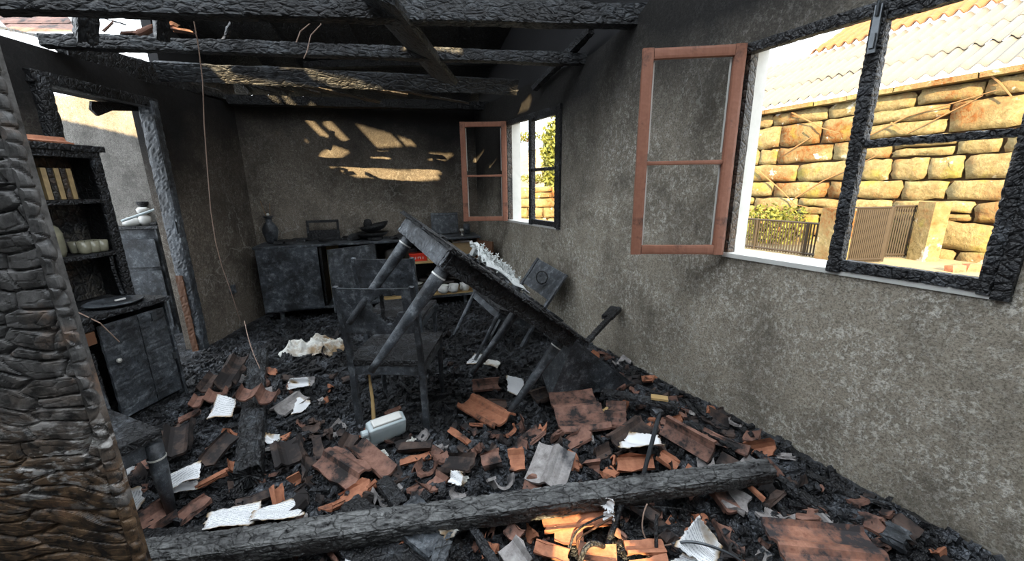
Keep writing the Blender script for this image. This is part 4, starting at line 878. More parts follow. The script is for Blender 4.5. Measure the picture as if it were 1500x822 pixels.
def stone_wall(par, x0, x1, z0, z1, hr, wr_, seed, tog=False):
    r = np.random.default_rng(seed); z = z0
    while z < z1 - .08:
        h = min(hr[0] + (hr[1] - hr[0]) * r.random(), z1 - z)
        if z1 - z - h < .12: h = z1 - z
        x = x0 - .3 * r.random()
        while x < x1:
            w = wr_[0] + (wr_[1] - wr_[0]) * r.random() ** 1.3; w = max(w, h * .7)
            if r.random() < .22 and h > .3:
                h1 = h * (.4 + .2 * r.random()); parts = [(z, h1), (z + h1, h - h1)]
            else: parts = [(z, h)]
            for zz, hh in parts:
                o = ob('stone', stone_geo(w - .022, hh - .020, .03 + .05 * r.random(), r), M['stone'], par, (x + w / 2, 0, zz + hh / 2), ry(.02 * r.normal()), smooth=True); 
            x += w
        z += h
stone_wall(sbd, min(SXL(-2.6), SXL(6.8)), max(SXL(-2.6), SXL(6.8)), -.22, 2.86, (.28, .56), (.4, 1.15), 5)
x = -2.6
while x < 6.8:
    w = .5 + .5 * rnd.random(); v_, f_ = box((0, 0, 0), (w - .02, .34, .085)); v_ = v_ * (1 + .05 * (rng.random(v_.shape) - .5)); ob('eave_slab', (v_, f_), M['stone'], sbd, (SXL(x + w / 2), .02, 2.905 + .01 * rnd.random())); x += w
def wavy(x0, x1, y0, y1, z0, sl, wl_, amp, ny_, step=0.0, jit=0.0):
    n_ = int((x1 - x0) / wl_ * 8); X, Y = np.meshgrid(np.linspace(x0, x1, n_), np.linspace(0, 1, ny_), indexing='ij')
    row = np.floor(Y * (ny_ - 1) / 2 + 1e-6); Z = z0 + (Y * (y1 - y0)) * sl + amp * np.cos(X * 2 * math.pi / wl_) + step * (1 - (Y * (ny_ - 1) / 2 - row)) + jit * np.sin(X * 3 + row * 2)
    return np.stack([X, -(y0 + Y * (y1 - y0)), Z], 2).reshape(-1, 3), grid_faces(n_, ny_)
xa, xb = sorted((SXL(-2.8), SXL(6.6)))
for (y0, y1) in ((-.22, .75), (.65, 1.6), (1.5, 2.45)):
    o = ob('corrugated_sheet', wavy(xa, xb, y0, y1, EAVE + .02 + (y0 + .22) * .545 + (.02 if y0 > 0 else 0), .545, .19, .036, 5, 0, .008), M['corr'], sbd, smooth=True); md = o.modifiers.new('thickness', 'SOLIDIFY'); md.thickness = .01
xa, xb = sorted((SXL(-2.8), SXL(4.3)))
o = ob('roof_tiles', wavy(xa, xb, 2.40, 5.2, EAVE + .10 + 2.62 * .545, .545, .21, .05, 21, .05, .01), M['rooftile'], sbd, smooth=False); o['kind'] = 'stuff'; md = o.modifiers.new('thickness', 'SOLIDIFY'); md.thickness = .02
# bare branches over the facade
tg = 'bare twigs trained on the stone facade'
for k, pts_ in enumerate([[(1160, 165), (1182, 176), (1205, 188), (1230, 195)], [(1445, 105), (1465, 122), (1482, 142)], [(1260, 205), (1330, 170), (1400, 150), (1460, 132)], [(1165, 290), (1205, 265), (1250, 245), (1290, 225)], [(1305, 180), (1330, 195), (1390, 165), (1440, 140)], [(1105, 245), (1140, 275), (1165, 300), (1190, 305)], [(1150, 225), (1190, 200), (1180, 190)]]):
    P = [on_wall(x, y, SQ - SY * .12, SQ - SY * .12 + SX) for x, y in pts_]; tag(ob('vine_twig', tube(P, [.016, .013, .010, .006][:len(P)], 5), M['bark']), 'bare brown twig crossing the sunlit stone facade', 'twig', tg)
def railing(name, label, bl, br, tl_z, nbar, bar=.013, group=None, gate=False, posts=()):
    r = empty(name, bl); tag(r, label, 'gate' if gate else 'fence', group); d = br - bl
    for zf in (.06, tl_z): ob('rail', tube([V3(0, 0, zf), d + V3(0, 0, zf)], .02, 6), M['steel_dark'], r)
    for k in range(nbar + 1):
        p = d * k / nbar; big = gate and k in (0, nbar); ob('bar', tube([p + V3(0, 0, 0.02), p + V3(0, 0, tl_z)], .028 if big or k in posts else bar, 5), M['steel_dark'], r)
def gz(x, y): return on_z(x, y, GZO)
fa, fb = gz(1070, 361), gz(1204, 380); fh = at_y(1209, 329, fb[1])[2] - GZO
railing('lane_fence', 'low brown bar fence seen through the open half of the big window', fa, fb, fh, 34, posts=(10, 28))
ga, gb = gz(1238, 386), gz(1290, 385); gh = at_y(1306, 304, gb[1])[2] - GZO
railing('lane_gate', 'open barred gate leaf nearer the window centre', ga, gb, gh, 18, gate=True, group='lane gate leaves')
gc, gd = gz(1293, 378), gz(1338, 378); railing('lane_gate', 'barred gate leaf hung on the right stone pillar', gc, gd, at_y(1355, 302, gd[1])[2] - GZO, 13, gate=True, group='lane gate leaves')
for lab, px, top, w in (('sunlit stone gate pillar left of the gate', (1215, 384), 305, .30), ('sunlit stone gate pillar right of the gate', (1350, 381), 296, .26)):
    b_ = gz(*px); h = at_y(px[0] + 12, top, b_[1])[2] - GZO; r = np.random.default_rng(3); v_, f_ = box((0, 0, h / 2), (w, w, h)); tag(ob('gatepost', (v_, f_), M['stone'], loc=b_), lab, 'pillar')
def leaves(name, label, c, rad, n_, size, seed, cat='bush', mat=None):
    r = np.random.default_rng(seed); P = r.normal(size=(n_, 3)); P /= np.linalg.norm(P, axis=1)[:, None]; P = P * (r.random((n_, 1)) ** .4) * (1 + .25 * sn(P, 4, seed)[:, None]) * np.array(rad)
    a = r.normal(size=(n_, 3)); b_ = r.normal(size=(n_, 3)); a /= np.linalg.norm(a, axis=1)[:, None]; b_ = np.cross(a, b_); b_ /= np.linalg.norm(b_, axis=1)[:, None]
    V_ = np.stack([P - a * size, P + b_ * size * .5, P + a * size, P - b_ * size * .5], 1).reshape(-1, 3); rt = empty(name, c); tag(rt, label, cat)
    ob('foliage', (V_, [(4 * i, 4 * i + 1, 4 * i + 2, 4 * i + 3) for i in range(n_)]), mat or M['foliage'], rt)['kind'] = 'stuff'
    for k in range(4): ob('stem', tube([(0, 0, -rad[2]), (rad[0] * .4 * math.cos(k * 1.7), rad[1] * .4 * math.sin(k * 1.7), rad[2] * .3)], .02, 5), M['bark'], rt)
q = at_y(1140, 345, 7.9); leaves('yellow_shrub', 'yellow flowering low shrub behind the bar fence', V3(q[0] + .1, q[1] + .4, .50), (.75, .5, .45), 1500, .05, 3)
q = at_y(1305, 345, 6.9); leaves('yellow_shrub', 'small yellow shrub behind the gate leaves', V3(q[0] + .1, q[1] + .05, .35), (.4, .22, .35), 700, .05, 4)
q = at_y(812, 215, 17); leaves('tall_bush', 'tall yellow green sunlit bush beyond the small far window', V3(q[0] + .45, 17, 2.4), (1.0, 1.0, 1.9), 8000, .10, 5)
gw = empty('dry_stone_fence', V3(.0, 9.5, 0)); tag(gw, 'low pale dry stone wall beyond the small far window', 'wall'); gw.matrix_basis = mtx((-1.5, 14.5, 0), np.stack([V3(-1, 0, 0), V3(0, -1, 0), V3(0, 0, 1)], 1))
ob('wall_core', box((-2.6, -.25, .5), (7.2, .4, 1.6)), M['mortar'], gw); stone_wall(gw, -6.2, 1.0, -.2, 1.35, (.26, .45), (.4, .9), 9)
U, W = np.meshgrid(np.linspace(-14, 16, 50), np.linspace(14, 40, 30), indexing='ij'); Z = -.2 + 4.6 * (1 - np.exp(-((W - 14) / 9) ** 2)) * (.8 + .2 * np.sin(U * .35)) + .25 * np.sin(U * 1.1) * np.sin(W * .8)
struct(ob('hillside', (np.stack([U, W, Z], 2).reshape(-1, 3), grid_faces(50, 30, 0, True)[::1]), M['hill'], smooth=True))
for k, px in enumerate([(772, 200), (785, 262), (770, 285)]):
    q = at_y(*px, 17 + k); leaves('dry_shrub', ['dry brown shrub high beyond the far window left pane', 'dry shrub in the middle of the far window view', 'low dry shrub beyond the far window'][k], q, (.8, .6, .22), 500, .06, 12 + k)
for k, px in enumerate([(1420, 397), (1398, 398)]): q = gz(*px); v_, f_ = box((0, 0, .05), (.18, .12, .10)); v_ = v_ * (1 + .4 * (rng.random(v_.shape) - .5)); tag(ob('loose_brick', (v_, f_), M['tile_clean'], loc=q), ['small red brick on the lane near the window corner', 'flat dark stone on the lane left of the red brick'][k], 'brick')

# ------------------------------------------------------------------ fallen timbers inside
fb0 = on_z(188, 824, .15); fb1 = on_z(1128, 690, .22)
beam('fallen_timber', 'long charred beam lying across the whole foreground up to the right wall', fb0, fb1, .085, .10, M['char_beam'], .0065, .005, (.045, .026, .024), .004, 101, 'beam', None, .25, .05, (1.15, .9))
def bedbeam(name, label, a, b_, w, h, lift, mat, seed, cat='timber', group=None, **k):
    beam(name, label, on_bed(*a, lift), on_bed(*b_, lift + k.pop('dl', 0)), w, h, mat, k.pop('ds', .012), k.pop('depth', .005), (.04, .03, .03), .004, seed, cat, group, **k)
bedbeam('fallen_timber', 'thick charred beam pointing away through the tile heap at left', (364, 702), (380, 520), .12, .11, .08, M['char_ash'], 102, 'beam')
bedbeam('fallen_board', 'broad black board under the left end of the long beam', (175, 815), (300, 806), .20, .05, .06, M['char_dark'], 103, 'board')
bedbeam('fallen_board', 'dark wide board running to the bottom edge below the long beam', (490, 752), (640, 850), .22, .03, .07, M['char'], 104, 'board')
bedbeam('fallen_board', 'short dark board beneath the long beam right of the printed sheet', (585, 745), (655, 800), .16, .03, .10, M['char_smooth'], 105, 'board')
bedbeam('charred_lath', 'narrow black lath between the beam and the bottom edge', (683, 758), (738, 850), .04, .03, .10, M['char'], 106, 'lath')
bedbeam('charred_lath', 'ash grey end of lath at the bottom edge left of the centre', (655, 790), (635, 840), .05, .02, .12, M['char_ash'], 107, 'lath')
bedbeam('charred_lath', 'black wedge of wood touching the beam below the ridged tiles', (560, 705), (590, 745), .07, .05, .06, M['char'], 108, 'lath')
bedbeam('charred_plank', 'charred plank along the right wall with pale unburnt spot', (880, 573), (996, 596), .07, .03, .13, M['char'], 109, 'plank')
pp = on_bed(966, 583, .165); tag(ob('pale_wood_patch', box((0, 0, 0), (.09, .045, .012), -.3), M['lightwood'], loc=pp), 'pale yellow scrap of wood on the plank by the wall', 'wood scrap')
bedbeam('charred_plank', 'charred strip along the right wall foot above the long tile', (1006, 620), (1084, 664), .05, .05, .06, M['char'], 110, 'plank')
bedbeam('charred_plank', 'charred strip at the wall foot beyond the beam end', (1135, 700), (1215, 757), .04, .04, .04, M['char'], 111, 'plank')
bedbeam('charred_block', 'small charred louvred block near the wall at bottom right', (1290, 775), (1335, 798), .10, .05, .06, M['char_smooth'], 112, 'block')
bedbeam('charred_lath', 'thin pale wood lath among tiles at far right of table leg', (868, 612), (892, 598), .015, .02, .08, M['lightwood'], 113, 'lath')
# leaning flat board under the low table corner
Lb = [on_z(790, 533, .26), on_z(806, 582, .12), on_z(928, 562, .14), on_z(842, 498, .50)]
c0 = sum(Lb) / 4; tag(ob('leaning_panel', slab([p - c0 for p in Lb], (0, 0, -.02)), M['char_smooth'], loc=c0), 'flat black panel sloping down from under the low table corner', 'panel')
pl0 = on_z(858, 503, .48); pl1 = on_wall(903, 455, RW0 - RWN * .06, RW1 - RWN * .06)
cp = empty('broken_chair_post', pl0); tag(cp, 'broken charred chair post with flared head leaning on the right wall', 'post'); R, L = axes(pl0, pl1)
ob('post', timber_geo(L * .8, .035, .03, .012, .003, (.03, .02, .02), .002, 114), M['char'], cp, (0, 0, 0), R); ob('head', timber_geo(L * .36, .085, .035, .012, .004, (.03, .02, .02), .004, 115, ragged=.02), M['char'], cp, R @ V3(L * .72, .015, 0), R)

# ------------------------------------------------------------------ roof tiles
def tile_geo(L, W, seed, broken=(0, 0), jag=.02, th=.013, curl=1.0):
    """interlocking clay tile: local x along the ribs, y across"""
    r = np.random.default_rng(seed); nu = max(8, int(W / .013)); nv = max(4, int(L / .05)); Y = np.linspace(0, W, nu)
    u = Y / .25 + r.choice([0, .12]) if W < .2 else Y / W
    h = curl * 1.35 * (.016 * np.exp(-((u - .06) / .045) ** 2) + .020 * np.exp(-((u - .50) / .06) ** 2) + .012 * np.exp(-((u - .60) / .03) ** 2) + .016 * np.exp(-((u - .95) / .04) ** 2) - .006 * np.sin(u * 2 * math.pi) ** 2)
    def edge(amp):
        e = np.zeros(nu); k = r.integers(2, 5)
        if amp: 
            xs_ = np.sort(r.random(k + 2)); xs_[0] = 0; xs_[-1] = 1; e = np.interp(np.linspace(0, 1, nu), xs_, r.random(k + 2)) * amp + r.random(nu) * min(.008, amp * .2)
        return e
    a = edge(broken[0]); b_ = L - edge(broken[1]); P = np.zeros((nu, nv, 3))
    for j in range(nv):
        t_ = j / (nv - 1); P[:, j, 0] = a + (b_ - a) * t_; P[:, j, 1] = Y; P[:, j, 2] = h + (.006 if (j == 0 or j == nv - 1) and not any(broken) else 0)
    P[0, :, 1] += jag * r.random(nv) * (1 if broken[0] or broken[1] else 0); P[-1, :, 1] -= jag * r.random(nv) * (1 if broken[0] or broken[1] else 0)
    T = P.reshape(-1, 3); B = T.copy(); B[:, 2] -= th; n_ = len(T); F_ = [q[::-1] for q in grid_faces(nu, nv, 0)] + grid_faces(nu, nv, n_)
    F_ = [f[::-1] for f in F_]; bI = [i * nv for i in range(nu)] + [(nu - 1) * nv + j for j in range(1, nv)] + [i * nv + nv - 1 for i in range(nu - 2, -1, -1)] + [j for j in range(nv - 2, 0, -1)]
    m_ = len(bI); F_ += [(bI[q], bI[(q + 1) % m_], bI[(q + 1) % m_] + n_, bI[q] + n_) for q in range(m_)]
    return np.vstack([T, B]), F_
taken = []
def tile(label, p0, p1, p2, mat, lifts=(.03, .03, .03), seed=0, broken=(0, 0), group='broken roof tiles in the rubble', curl=1.0):
    A, B, C = on_bed(*p0, lifts[0]), on_bed(*p1, lifts[1]), on_bed(*p2, lifts[2]); x = B - A; L = np.linalg.norm(x); x /= L; y = C - A; y = y - x * (x @ y); W = np.linalg.norm(y); y /= W; z = np.cross(x, y)
    if z[2] < 0: A = A + y * W; y = -y; z = -z
    c = np.array([L / 2, W / 2, 0.0]); g = tile_geo(L, W, seed, broken, curl=curl); o = ob('clay_tile', (g[0] - c, g[1]), M[mat]); R = np.stack([x, y, z], 1)
    o.matrix_basis = mtx(A + R @ c, R); taken.append(((A + R @ c)[:2], max(L, W) * .42)); return tag(o, label, 'roof tile', group)
T_ = tile
T_('clean orange ribbed tile at the foot of the tilted table leg', (669, 596), (724, 628), (702, 578), 'tile_clean', (.07, .05, .09), 1); taken.pop()
A_ = [(640, 603), (706, 650), (702, 583)]
T_('grey brown whole tile with rims lying below the sloping black panel', (803, 578), (866, 572), (815, 636), 'tile_mid', (.10, .10, .06), 2)
T_('mottled pinkish tile piece right of the whole rimmed tile', (886, 588), (924, 590), (884, 628), 'tile_mid', (.10, .10, .06), 3, (.02, .03))
T_('long pink tile littered with char beside the right wall', (966, 636), (1036, 678), (1004, 622), 'tile_mid', (.06, .06, .12), 4)
T_('second long pink tile end nearer the beam tip by the wall', (1020, 640), (1092, 672), (1046, 630), 'tile_mid', (.06, .07, .10), 5, (.03, .0))
T_('blackened tile under the white melted sheet right of centre', (886, 642), (930, 612), (915, 672), 'tile_dark', (.06, .08, .05), 6)
T_('largest terracotta tile, close up at the bottom right corner', (1104, 756), (1262, 770), (1152, 850), 'tile_big', (.13, .10, .13), 7, (.05, .02), curl=.8)
T_('ash grey tile standing against the beam, right of centre', (790, 648), (768, 702), (842, 668), 'tile_grey', (.10, .06, .09), 8)
T_('pink tile half left of the crack above the long beam', (702, 662), (735, 655), (706, 692), 'tile_mid', (.08, .08, .05), 9, (.01, .02))
T_('pink tile half right of the crack above the long beam', (740, 656), (768, 654), (738, 692), 'tile_clean', (.08, .08, .05), 10, (.02, .01))
T_('ribbed tile piece with pale rib left of the pink halves', (658, 664), (700, 668), (650, 694), 'tile_dark', (.07, .09, .05), 11, (.01, .02))
T_('curved pinkish ridged tile lying left of the white canister', (452, 684), (505, 722), (500, 652), 'tile_mid', (.06, .06, .10), 12, (.0, .02))
T_('second curved ridged tile overlapping the first near the canister', (504, 652), (556, 700), (530, 640), 'tile_mid', (.09, .07, .07), 13, (.02, .01))
T_('flat brown tile piece with orange broken corner left of centre', (398, 692), (390, 656), (456, 676), 'tile_dark', (.05, .07, .05), 14, (.015, .0))
T_('smaller flat brown piece snapped off the flat tile', (460, 674), (453, 640), (480, 668), 'tile_dark', (.05, .06, .05), 15, (.01, .01))
T_('wavy warm brown tile lying over the fallen left beam', (338, 584), (352, 562), (415, 568), 'tile_mid', (.19, .21, .16), 16, (.02, .02), curl=1.6)
T_('grey ribbed tile right of the wavy brown one', (388, 602), (430, 574), (408, 616), 'tile_grey', (.05, .06, .05), 17, (.02, .01))
T_('small curled tile with orange edge at the back of the left heap', (322, 548), (334, 526), (354, 543), 'tile_dark', (.10, .12, .10), 18, (.02, .01), curl=1.8)
T_('brown wavy tile with orange lower edge beside the dark cabinet', (282, 578), (306, 548), (344, 566), 'tile_dark', (.10, .13, .10), 19, (.03, .01), curl=1.8)
T_('bright orange edged tile under the wavy ones at left', (272, 598), (284, 578), (326, 590), 'tile_mid', (.06, .08, .05), 20, (.02, .02), curl=1.5)
T_('big dark curved tile with orange rim beside the side chair', (232, 676), (240, 628), (284, 660), 'tile_dark', (.10, .14, .10), 21, (.02, .01), curl=1.6)
T_('grooved dark tile leaning on the fallen left beam', (284, 678), (330, 630), (306, 690), 'tile_dark', (.09, .13, .07), 22, (.02, .01))
T_('narrow orange tile piece near the foot of the left beam', (284, 706), (334, 680), (296, 716), 'tile_clean', (.07, .09, .06), 23, (.01, .01))
T_('long brown orange tile behind the side chair leg', (186, 764), (240, 730), (250, 766), 'tile_mid', (.05, .06, .05), 24, (.02, .02), curl=1.6)
T_('curled brown tile right of the side chair leg foot', (246, 760), (300, 720), (262, 770), 'tile_mid', (.05, .06, .05), 25, (.01, .02), curl=1.6)
T_('blackened tile behind the two printed pages', (340, 732), (408, 708), (350, 746), 'tile_dark', (.05, .05, .04), 26, (.02, .02))
T_('sunlit orange tile directly under the long beam', (790, 748), (895, 738), (806, 785), 'tile_clean', (.10, .10, .08), 27, (.02, .02))
T_('sunlit rectangular tile, upper one at the bottom centre', (812, 796), (858, 800), (832, 770), 'tile_clean', (.08, .08, .10), 28, (.0, .01))
T_('sunlit rectangular tile, lower left one at the bottom centre', (780, 812), (836, 830), (800, 788), 'tile_clean', (.07, .07, .09), 29, (.0, .02))
T_('sunlit tile right at the bottom edge beside the burnt cable', (845, 830), (905, 838), (858, 790), 'tile_clean', (.09, .09, .11), 30, (.01, .0))
T_('upright grooved grey brown tile at the bottom edge left of the sun patch', (724, 810), (750, 850), (758, 780), 'tile_grey', (.10, .08, .12), 31, (.01, .0))
T_('pinkish tile piece just below the beam left of the sun patch', (728, 775), (752, 800), (752, 758), 'tile_mid', (.09, .08, .10), 32, (.02, .02))
T_('brown tile with deep curve under the beam right of the sun patch', (918, 740), (962, 770), (940, 728), 'tile_dark', (.09, .10, .10), 33, (.01, .02), curl=2.0)
T_('terracotta pair at the bottom edge left of the fanned book, upper', (913, 786), (976, 784), (918, 818), 'tile_clean', (.11, .11, .09), 34, (.0, .02))
T_('terracotta pair at the bottom edge left of the fanned book, lower', (920, 815), (978, 808), (924, 850), 'tile_clean', (.11, .12, .09), 35, (.0, .01))
T_('narrow ribbed tile standing under the right part of the beam', (1030, 714), (1056, 752), (1062, 712), 'tile_mid', (.08, .07, .08), 36, (.01, .01))
T_('ash pale tile slab under the right part of the beam', (1066, 714), (1104, 732), (1058, 742), 'tile_grey', (.07, .07, .06), 37, (.02, .02))
T_('long thin pinkish tile strip on the pale slab', (1088, 710), (1118, 738), (1098, 706), 'tile_clean', (.11, .08, .11), 38, (.01, .01))
T_('orange scalloped tile piece against the beam below the metal rod', (905, 694), (965, 690), (910, 666), 'tile_clean', (.05, .05, .09), 39, (.02, .01), curl=1.6)
T_('orange curved tile piece right of the metal rod foot', (958, 668), (990, 690), (972, 660), 'tile_clean', (.08, .06, .08), 40, (.02, .02), curl=1.6)
T_('dark purple brown tile under the chair legs behind the clean tile', (690, 574), (735, 570), (706, 552), 'tile_mid', (.05, .05, .07), 41, (.02, .02))
T_('curled dark tile piece with orange rim left of the metal canister', (580, 668), (632, 664), (596, 644), 'tile_dark', (.05, .05, .09), 42, (.01, .01), curl=1.8)
T_('small orange rimmed tile below the curled dark piece', (584, 684), (632, 672), (590, 668), 'tile_clean', (.04, .04, .06), 43, (.01, .01), curl=1.4)
T_('thin curled orange tile edge under the clean ribbed tile', (652, 632), (682, 654), (658, 622), 'tile_clean', (.06, .04, .09), 44, (.01, .01), curl=1.8)
T_('arched dark tile left of the jug shaped canister top', (565, 612), (590, 600), (572, 600), 'tile_mid', (.05, .05, .08), 45, (.01, .01))
T_('curved brick red tile scrap under the far leg of the front chair', (700, 600), (745, 598), (712, 586), 'tile_dark', (.04, .04, .06), 46, (.02, .02))
T_('dark square tile in front of the sloping black panel', (768, 574), (792, 566), (776, 598), 'tile_dark', (.06, .06, .05), 47, (.01, .01))
# orange scraps on top of the hutch
hp = HU(.30, .08, .93); o = ob('clay_tile', tile_geo(.30, .07, 60, (.03, .03), curl=1.2), M['tile_clean']); o.matrix_basis = mtx(HU(.40, .06, .935), np.stack([-CX, CY * -1, V3(0, 0, 1)], 1) if False else CR @ rz(math.pi)); tag(o, 'orange tile shard lying on top of the hutch', 'roof tile')
o = ob('paper_scrap', box((0, 0, 0), (.10, .06, .006)), M['paper_plain']); o.matrix_basis = mtx(HU(.46, .05, .93), CR @ rz(.3)); tag(o, 'pale scrap on the near edge of the hutch top', 'paper')

# random shards of tile filling the rubble
def free(p, r):
    return all((p[0] - q[0]) ** 2 + (p[1] - q[1]) ** 2 > (rr * .75 + r) ** 2 for q, rr in taken)
zones = [('small broken tile shard in the rubble in front of the long beam', 'tile shards before the long beam', 90, lambda: (-1.2 + 2.7 * rnd.random(), 1.02 + .32 * rnd.random())),
         ('small broken tile shard in the rubble just behind the long beam', 'tile shards behind the long beam', 110, lambda: (-1.3 + 2.6 * rnd.random(), 1.4 + .6 * rnd.random())),
         ('small broken tile shard in the left heap near the cabinet', 'tile shards in the left heap', 34, lambda: (-2.0 + .95 * rnd.random(), 1.5 + 1.1 * rnd.random())),
         ('small broken tile shard along the foot of the right wall', 'tile shards along the right wall', 34, lambda: ((lambda y_: (RW0[0] + (y_ - RW0[1]) * RWD[0] / RWD[1] - .08 - .35 * rnd.random(), y_))(1.2 + 1.6 * rnd.random()))),
         ('tiny tile shard lying on the ash deeper in the room', 'tile shards deeper in the room', 14, lambda: (-1.7 + 1.6 * rnd.random(), 2.4 + 1.2 * rnd.random()))]
si = 0
for lab, grp, n_, fn in zones:
    k = 0; tries = 0; grp = 'tile shards'
    while k < n_ and tries < 900:
        tries += 1; x, y = fn(); s = rnd.uniform(.05, .14)
        if not in_room(x, y, .06) or not free((x, y), s * .35): continue
        if -.98 < x < -.42 and 1.95 < y < 2.5 and rnd.random() < .8: continue
        si += 1; k += 1; g = tile_geo(s * rnd.uniform(.9, 1.6), s * rnd.uniform(.7, 1.1), 200 + si, (s * .4, s * .4), jag=s * .25, curl=rnd.choice([1, 1, 1.7])); g = (g[0] - g[0].mean(0), g[1])
        o = ob('tile_shard', g, M[rnd.choice(['tile_clean', 'tile_mid', 'tile_mid', 'tile_dark', 'tile_dark', 'tile_mid', 'tile_dark', 'tile_mid', 'tile_grey'])] if 'deeper' not in lab else M['tile_dark'])
        z = float(hz(x, y)) + .022 + .02 * rnd.random(); o.matrix_basis = mtx((x, y, z), rz(rnd.uniform(0, 6.28)) @ rx(rnd.gauss(0, .38)) @ ry(rnd.gauss(0, .38))); tag(o, lab, 'tile shard', grp); taken.append(((x, y), s * .45))
sz = [('black charred stick lying in the rubble before the long beam', 'charred sticks before the long beam', 18, lambda: (-1.2 + 2.6 * rnd.random(), 1.0 + .35 * rnd.random())), ('black charred stick lying on the ash in the middle of the room', 'charred sticks in the middle of the room', 40, lambda: (-1.9 + 2.8 * rnd.random(), 1.45 + 2.2 * rnd.random())),
      ('black charred stick at the foot of the right wall', 'charred sticks along the right wall', 22, lambda: ((lambda y_: (RW0[0] + (y_ - RW0[1]) * RWD[0] / RWD[1] - .07 - .2 * rnd.random(), y_))(1.3 + 2.2 * rnd.random())))]
for lab, grp, n_, fn in sz:
    for k in range(n_):
        x, y = fn()
        if not in_room(x, y, .08): continue
        L = rnd.uniform(.08, .26); g = timber_geo(L, rnd.uniform(.015, .04), rnd.uniform(.012, .025), .02, .003, (.03, .02, .02), .003, k + 7, ragged=.02); g[0][:, 0] -= L / 2
        o = ob('charred_stick', g, M['char']); a = rnd.uniform(0, 3.14) if 'foot' not in lab else math.atan2(RWD[1], RWD[0]) + rnd.gauss(0, .3)
        o.matrix_basis = mtx((x, y, float(hz(x, y)) + .03), rz(a) @ ry(rnd.gauss(0, .15))); tag(o, lab, 'stick', grp)
lumps = [('faceted lump of charcoal on the rubble', 'charcoal lumps', 150)]
for lab, grp, n_ in lumps:
    k = 0
    while k < n_:
        x, y = -2.2 + 3.9 * rnd.random(), 1.0 + 2.4 * rnd.random() ** 1.3
        if not in_room(x, y, .05): continue
        v_, f_ = box((0, 0, 0), (rnd.uniform(.03, .075), rnd.uniform(.025, .05), rnd.uniform(.02, .04))); v_ = v_ * (1 + .5 * (rng.random(v_.shape) - .5)); o = ob('charcoal_lump', (v_, f_), M['coal']); k += 1
        o.matrix_basis = mtx((x, y, float(hz(x, y)) + .025), rz(rnd.random() * 6) @ rx(rnd.gauss(0, .5))); tag(o, ('blocky charcoal lump left of the fallen left beam' if x < -1.15 else 'blocky charcoal lump in front of the long beam' if y < 1.3 else 'blocky charcoal lump between the chair and the long beam' if y < 2 else 'blocky charcoal lump on the ash behind the table'), 'charcoal', 'charcoal lumps ' + ('left' if x < -1.15 else 'front' if y < 1.3 else 'centre' if y < 2 else 'back'))

# ------------------------------------------------------------------ papers, cloth, canister, wires
def sheet(name, label, quad, lifts, mat='paper', curl=.014, seed=1, jag=.003, cat='paper', group=None, n=16):
    r = np.random.default_rng(seed); Q = [on_bed(*q, l) for q, l in zip(quad, lifts)]; c = sum(Q) / 4
    U, W = np.meshgrid(np.linspace(0, 1, n), np.linspace(0, 1, n), indexing='ij'); U = U[..., None]; W = W[..., None]
    P = Q[0] * (1 - U) * (1 - W) + Q[1] * U * (1 - W) + Q[2] * U * W + Q[3] * (1 - U) * W
    e1 = Q[1] - Q[0]; e2 = Q[3] - Q[0]; nn = np.cross(e1, e2); nn /= np.linalg.norm(nn); nn = nn if nn[2] > 0 else -nn
    P = P + nn * (curl * (np.sin(U * math.pi * 1.0 + seed) * .7 + .6 * (2 * W - 1) ** 2 + .25 * np.sin(W * 9 + U * 4 + seed)))
    ed = ((U < .01) | (U > .99) | (W < .01) | (W > .99))[..., 0]; P[ed] += r.normal(size=(int(ed.sum()), 3)) * jag * [1, 1, .4]
    R, L = axes(Q[0], Q[1]); X = ((P.reshape(-1, 3) - c) @ R); o = ob(name, (X, grid_faces(n, n)), M[mat], smooth=True); o.matrix_basis = mtx(c, R); md_ = o.modifiers.new('thickness', 'SOLIDIFY'); md_.thickness = .0025
    return tag(o, label, cat, group)
sheet('book_page', 'left white printed page of the opened book by the long beam', [(297, 784), (372, 766), (384, 735), (305, 756)], (.09, .08, .06, .06), seed=1)
sheet('book_page', 'right white printed page of the opened book by the long beam', [(366, 770), (446, 752), (428, 730), (370, 754)], (.10, .09, .07, .07), seed=2)
sheet('torn_sheet', 'white sheet with holes under the side chair against the near post', [(178, 768), (212, 736), (205, 714), (160, 716)], (.06, .06, .08, .08), seed=3)
sheet('torn_sheet', 'small folded white sheet standing behind the side chair edge', [(176, 708), (194, 690), (194, 670), (168, 674)], (.08, .08, .16, .14), 'paper_plain', seed=4)
sheet('burnt_book', 'wavy burnt book between the side chair leg and the left beam', [(240, 720), (292, 712), (298, 682), (246, 698)], (.10, .10, .12, .10), seed=5, curl=.03); sheet('burnt_book_page', 'lower yellowed pages beneath the wavy burnt book', [(246, 726), (290, 718), (290, 706), (244, 712)], (.06, .06, .08, .08), 'paper_plain', seed=6)
sheet('book_page', 'folded white page stuck in the left tile heap', [(304, 618), (340, 610), (346, 586), (320, 580)], (.06, .07, .10, .09), seed=7)
sheet('torn_sheet', 'small white sheet under the grey ribbed tile', [(426, 612), (446, 600), (456, 588), (436, 584)], (.04, .04, .06, .06), 'paper_plain', seed=8)
sheet('torn_sheet', 'tiny crumpled white scrap left of the flat brown tile', [(386, 650), (408, 648), (410, 638), (390, 637)], (.05, .05, .06, .06), 'paper_plain', seed=9, curl=.03)
sheet('torn_sheet', 'crumpled white pages right of the wavy tile', [(420, 570), (454, 566), (452, 554), (424, 555)], (.05, .05, .10, .10), 'paper_plain', seed=10, curl=.03)
sheet('torn_sheet', 'pale sheet below the tipped chair legs', [(682, 532), (703, 537), (714, 522), (694, 518)], (.03, .03, .04, .04), 'paper', seed=11)
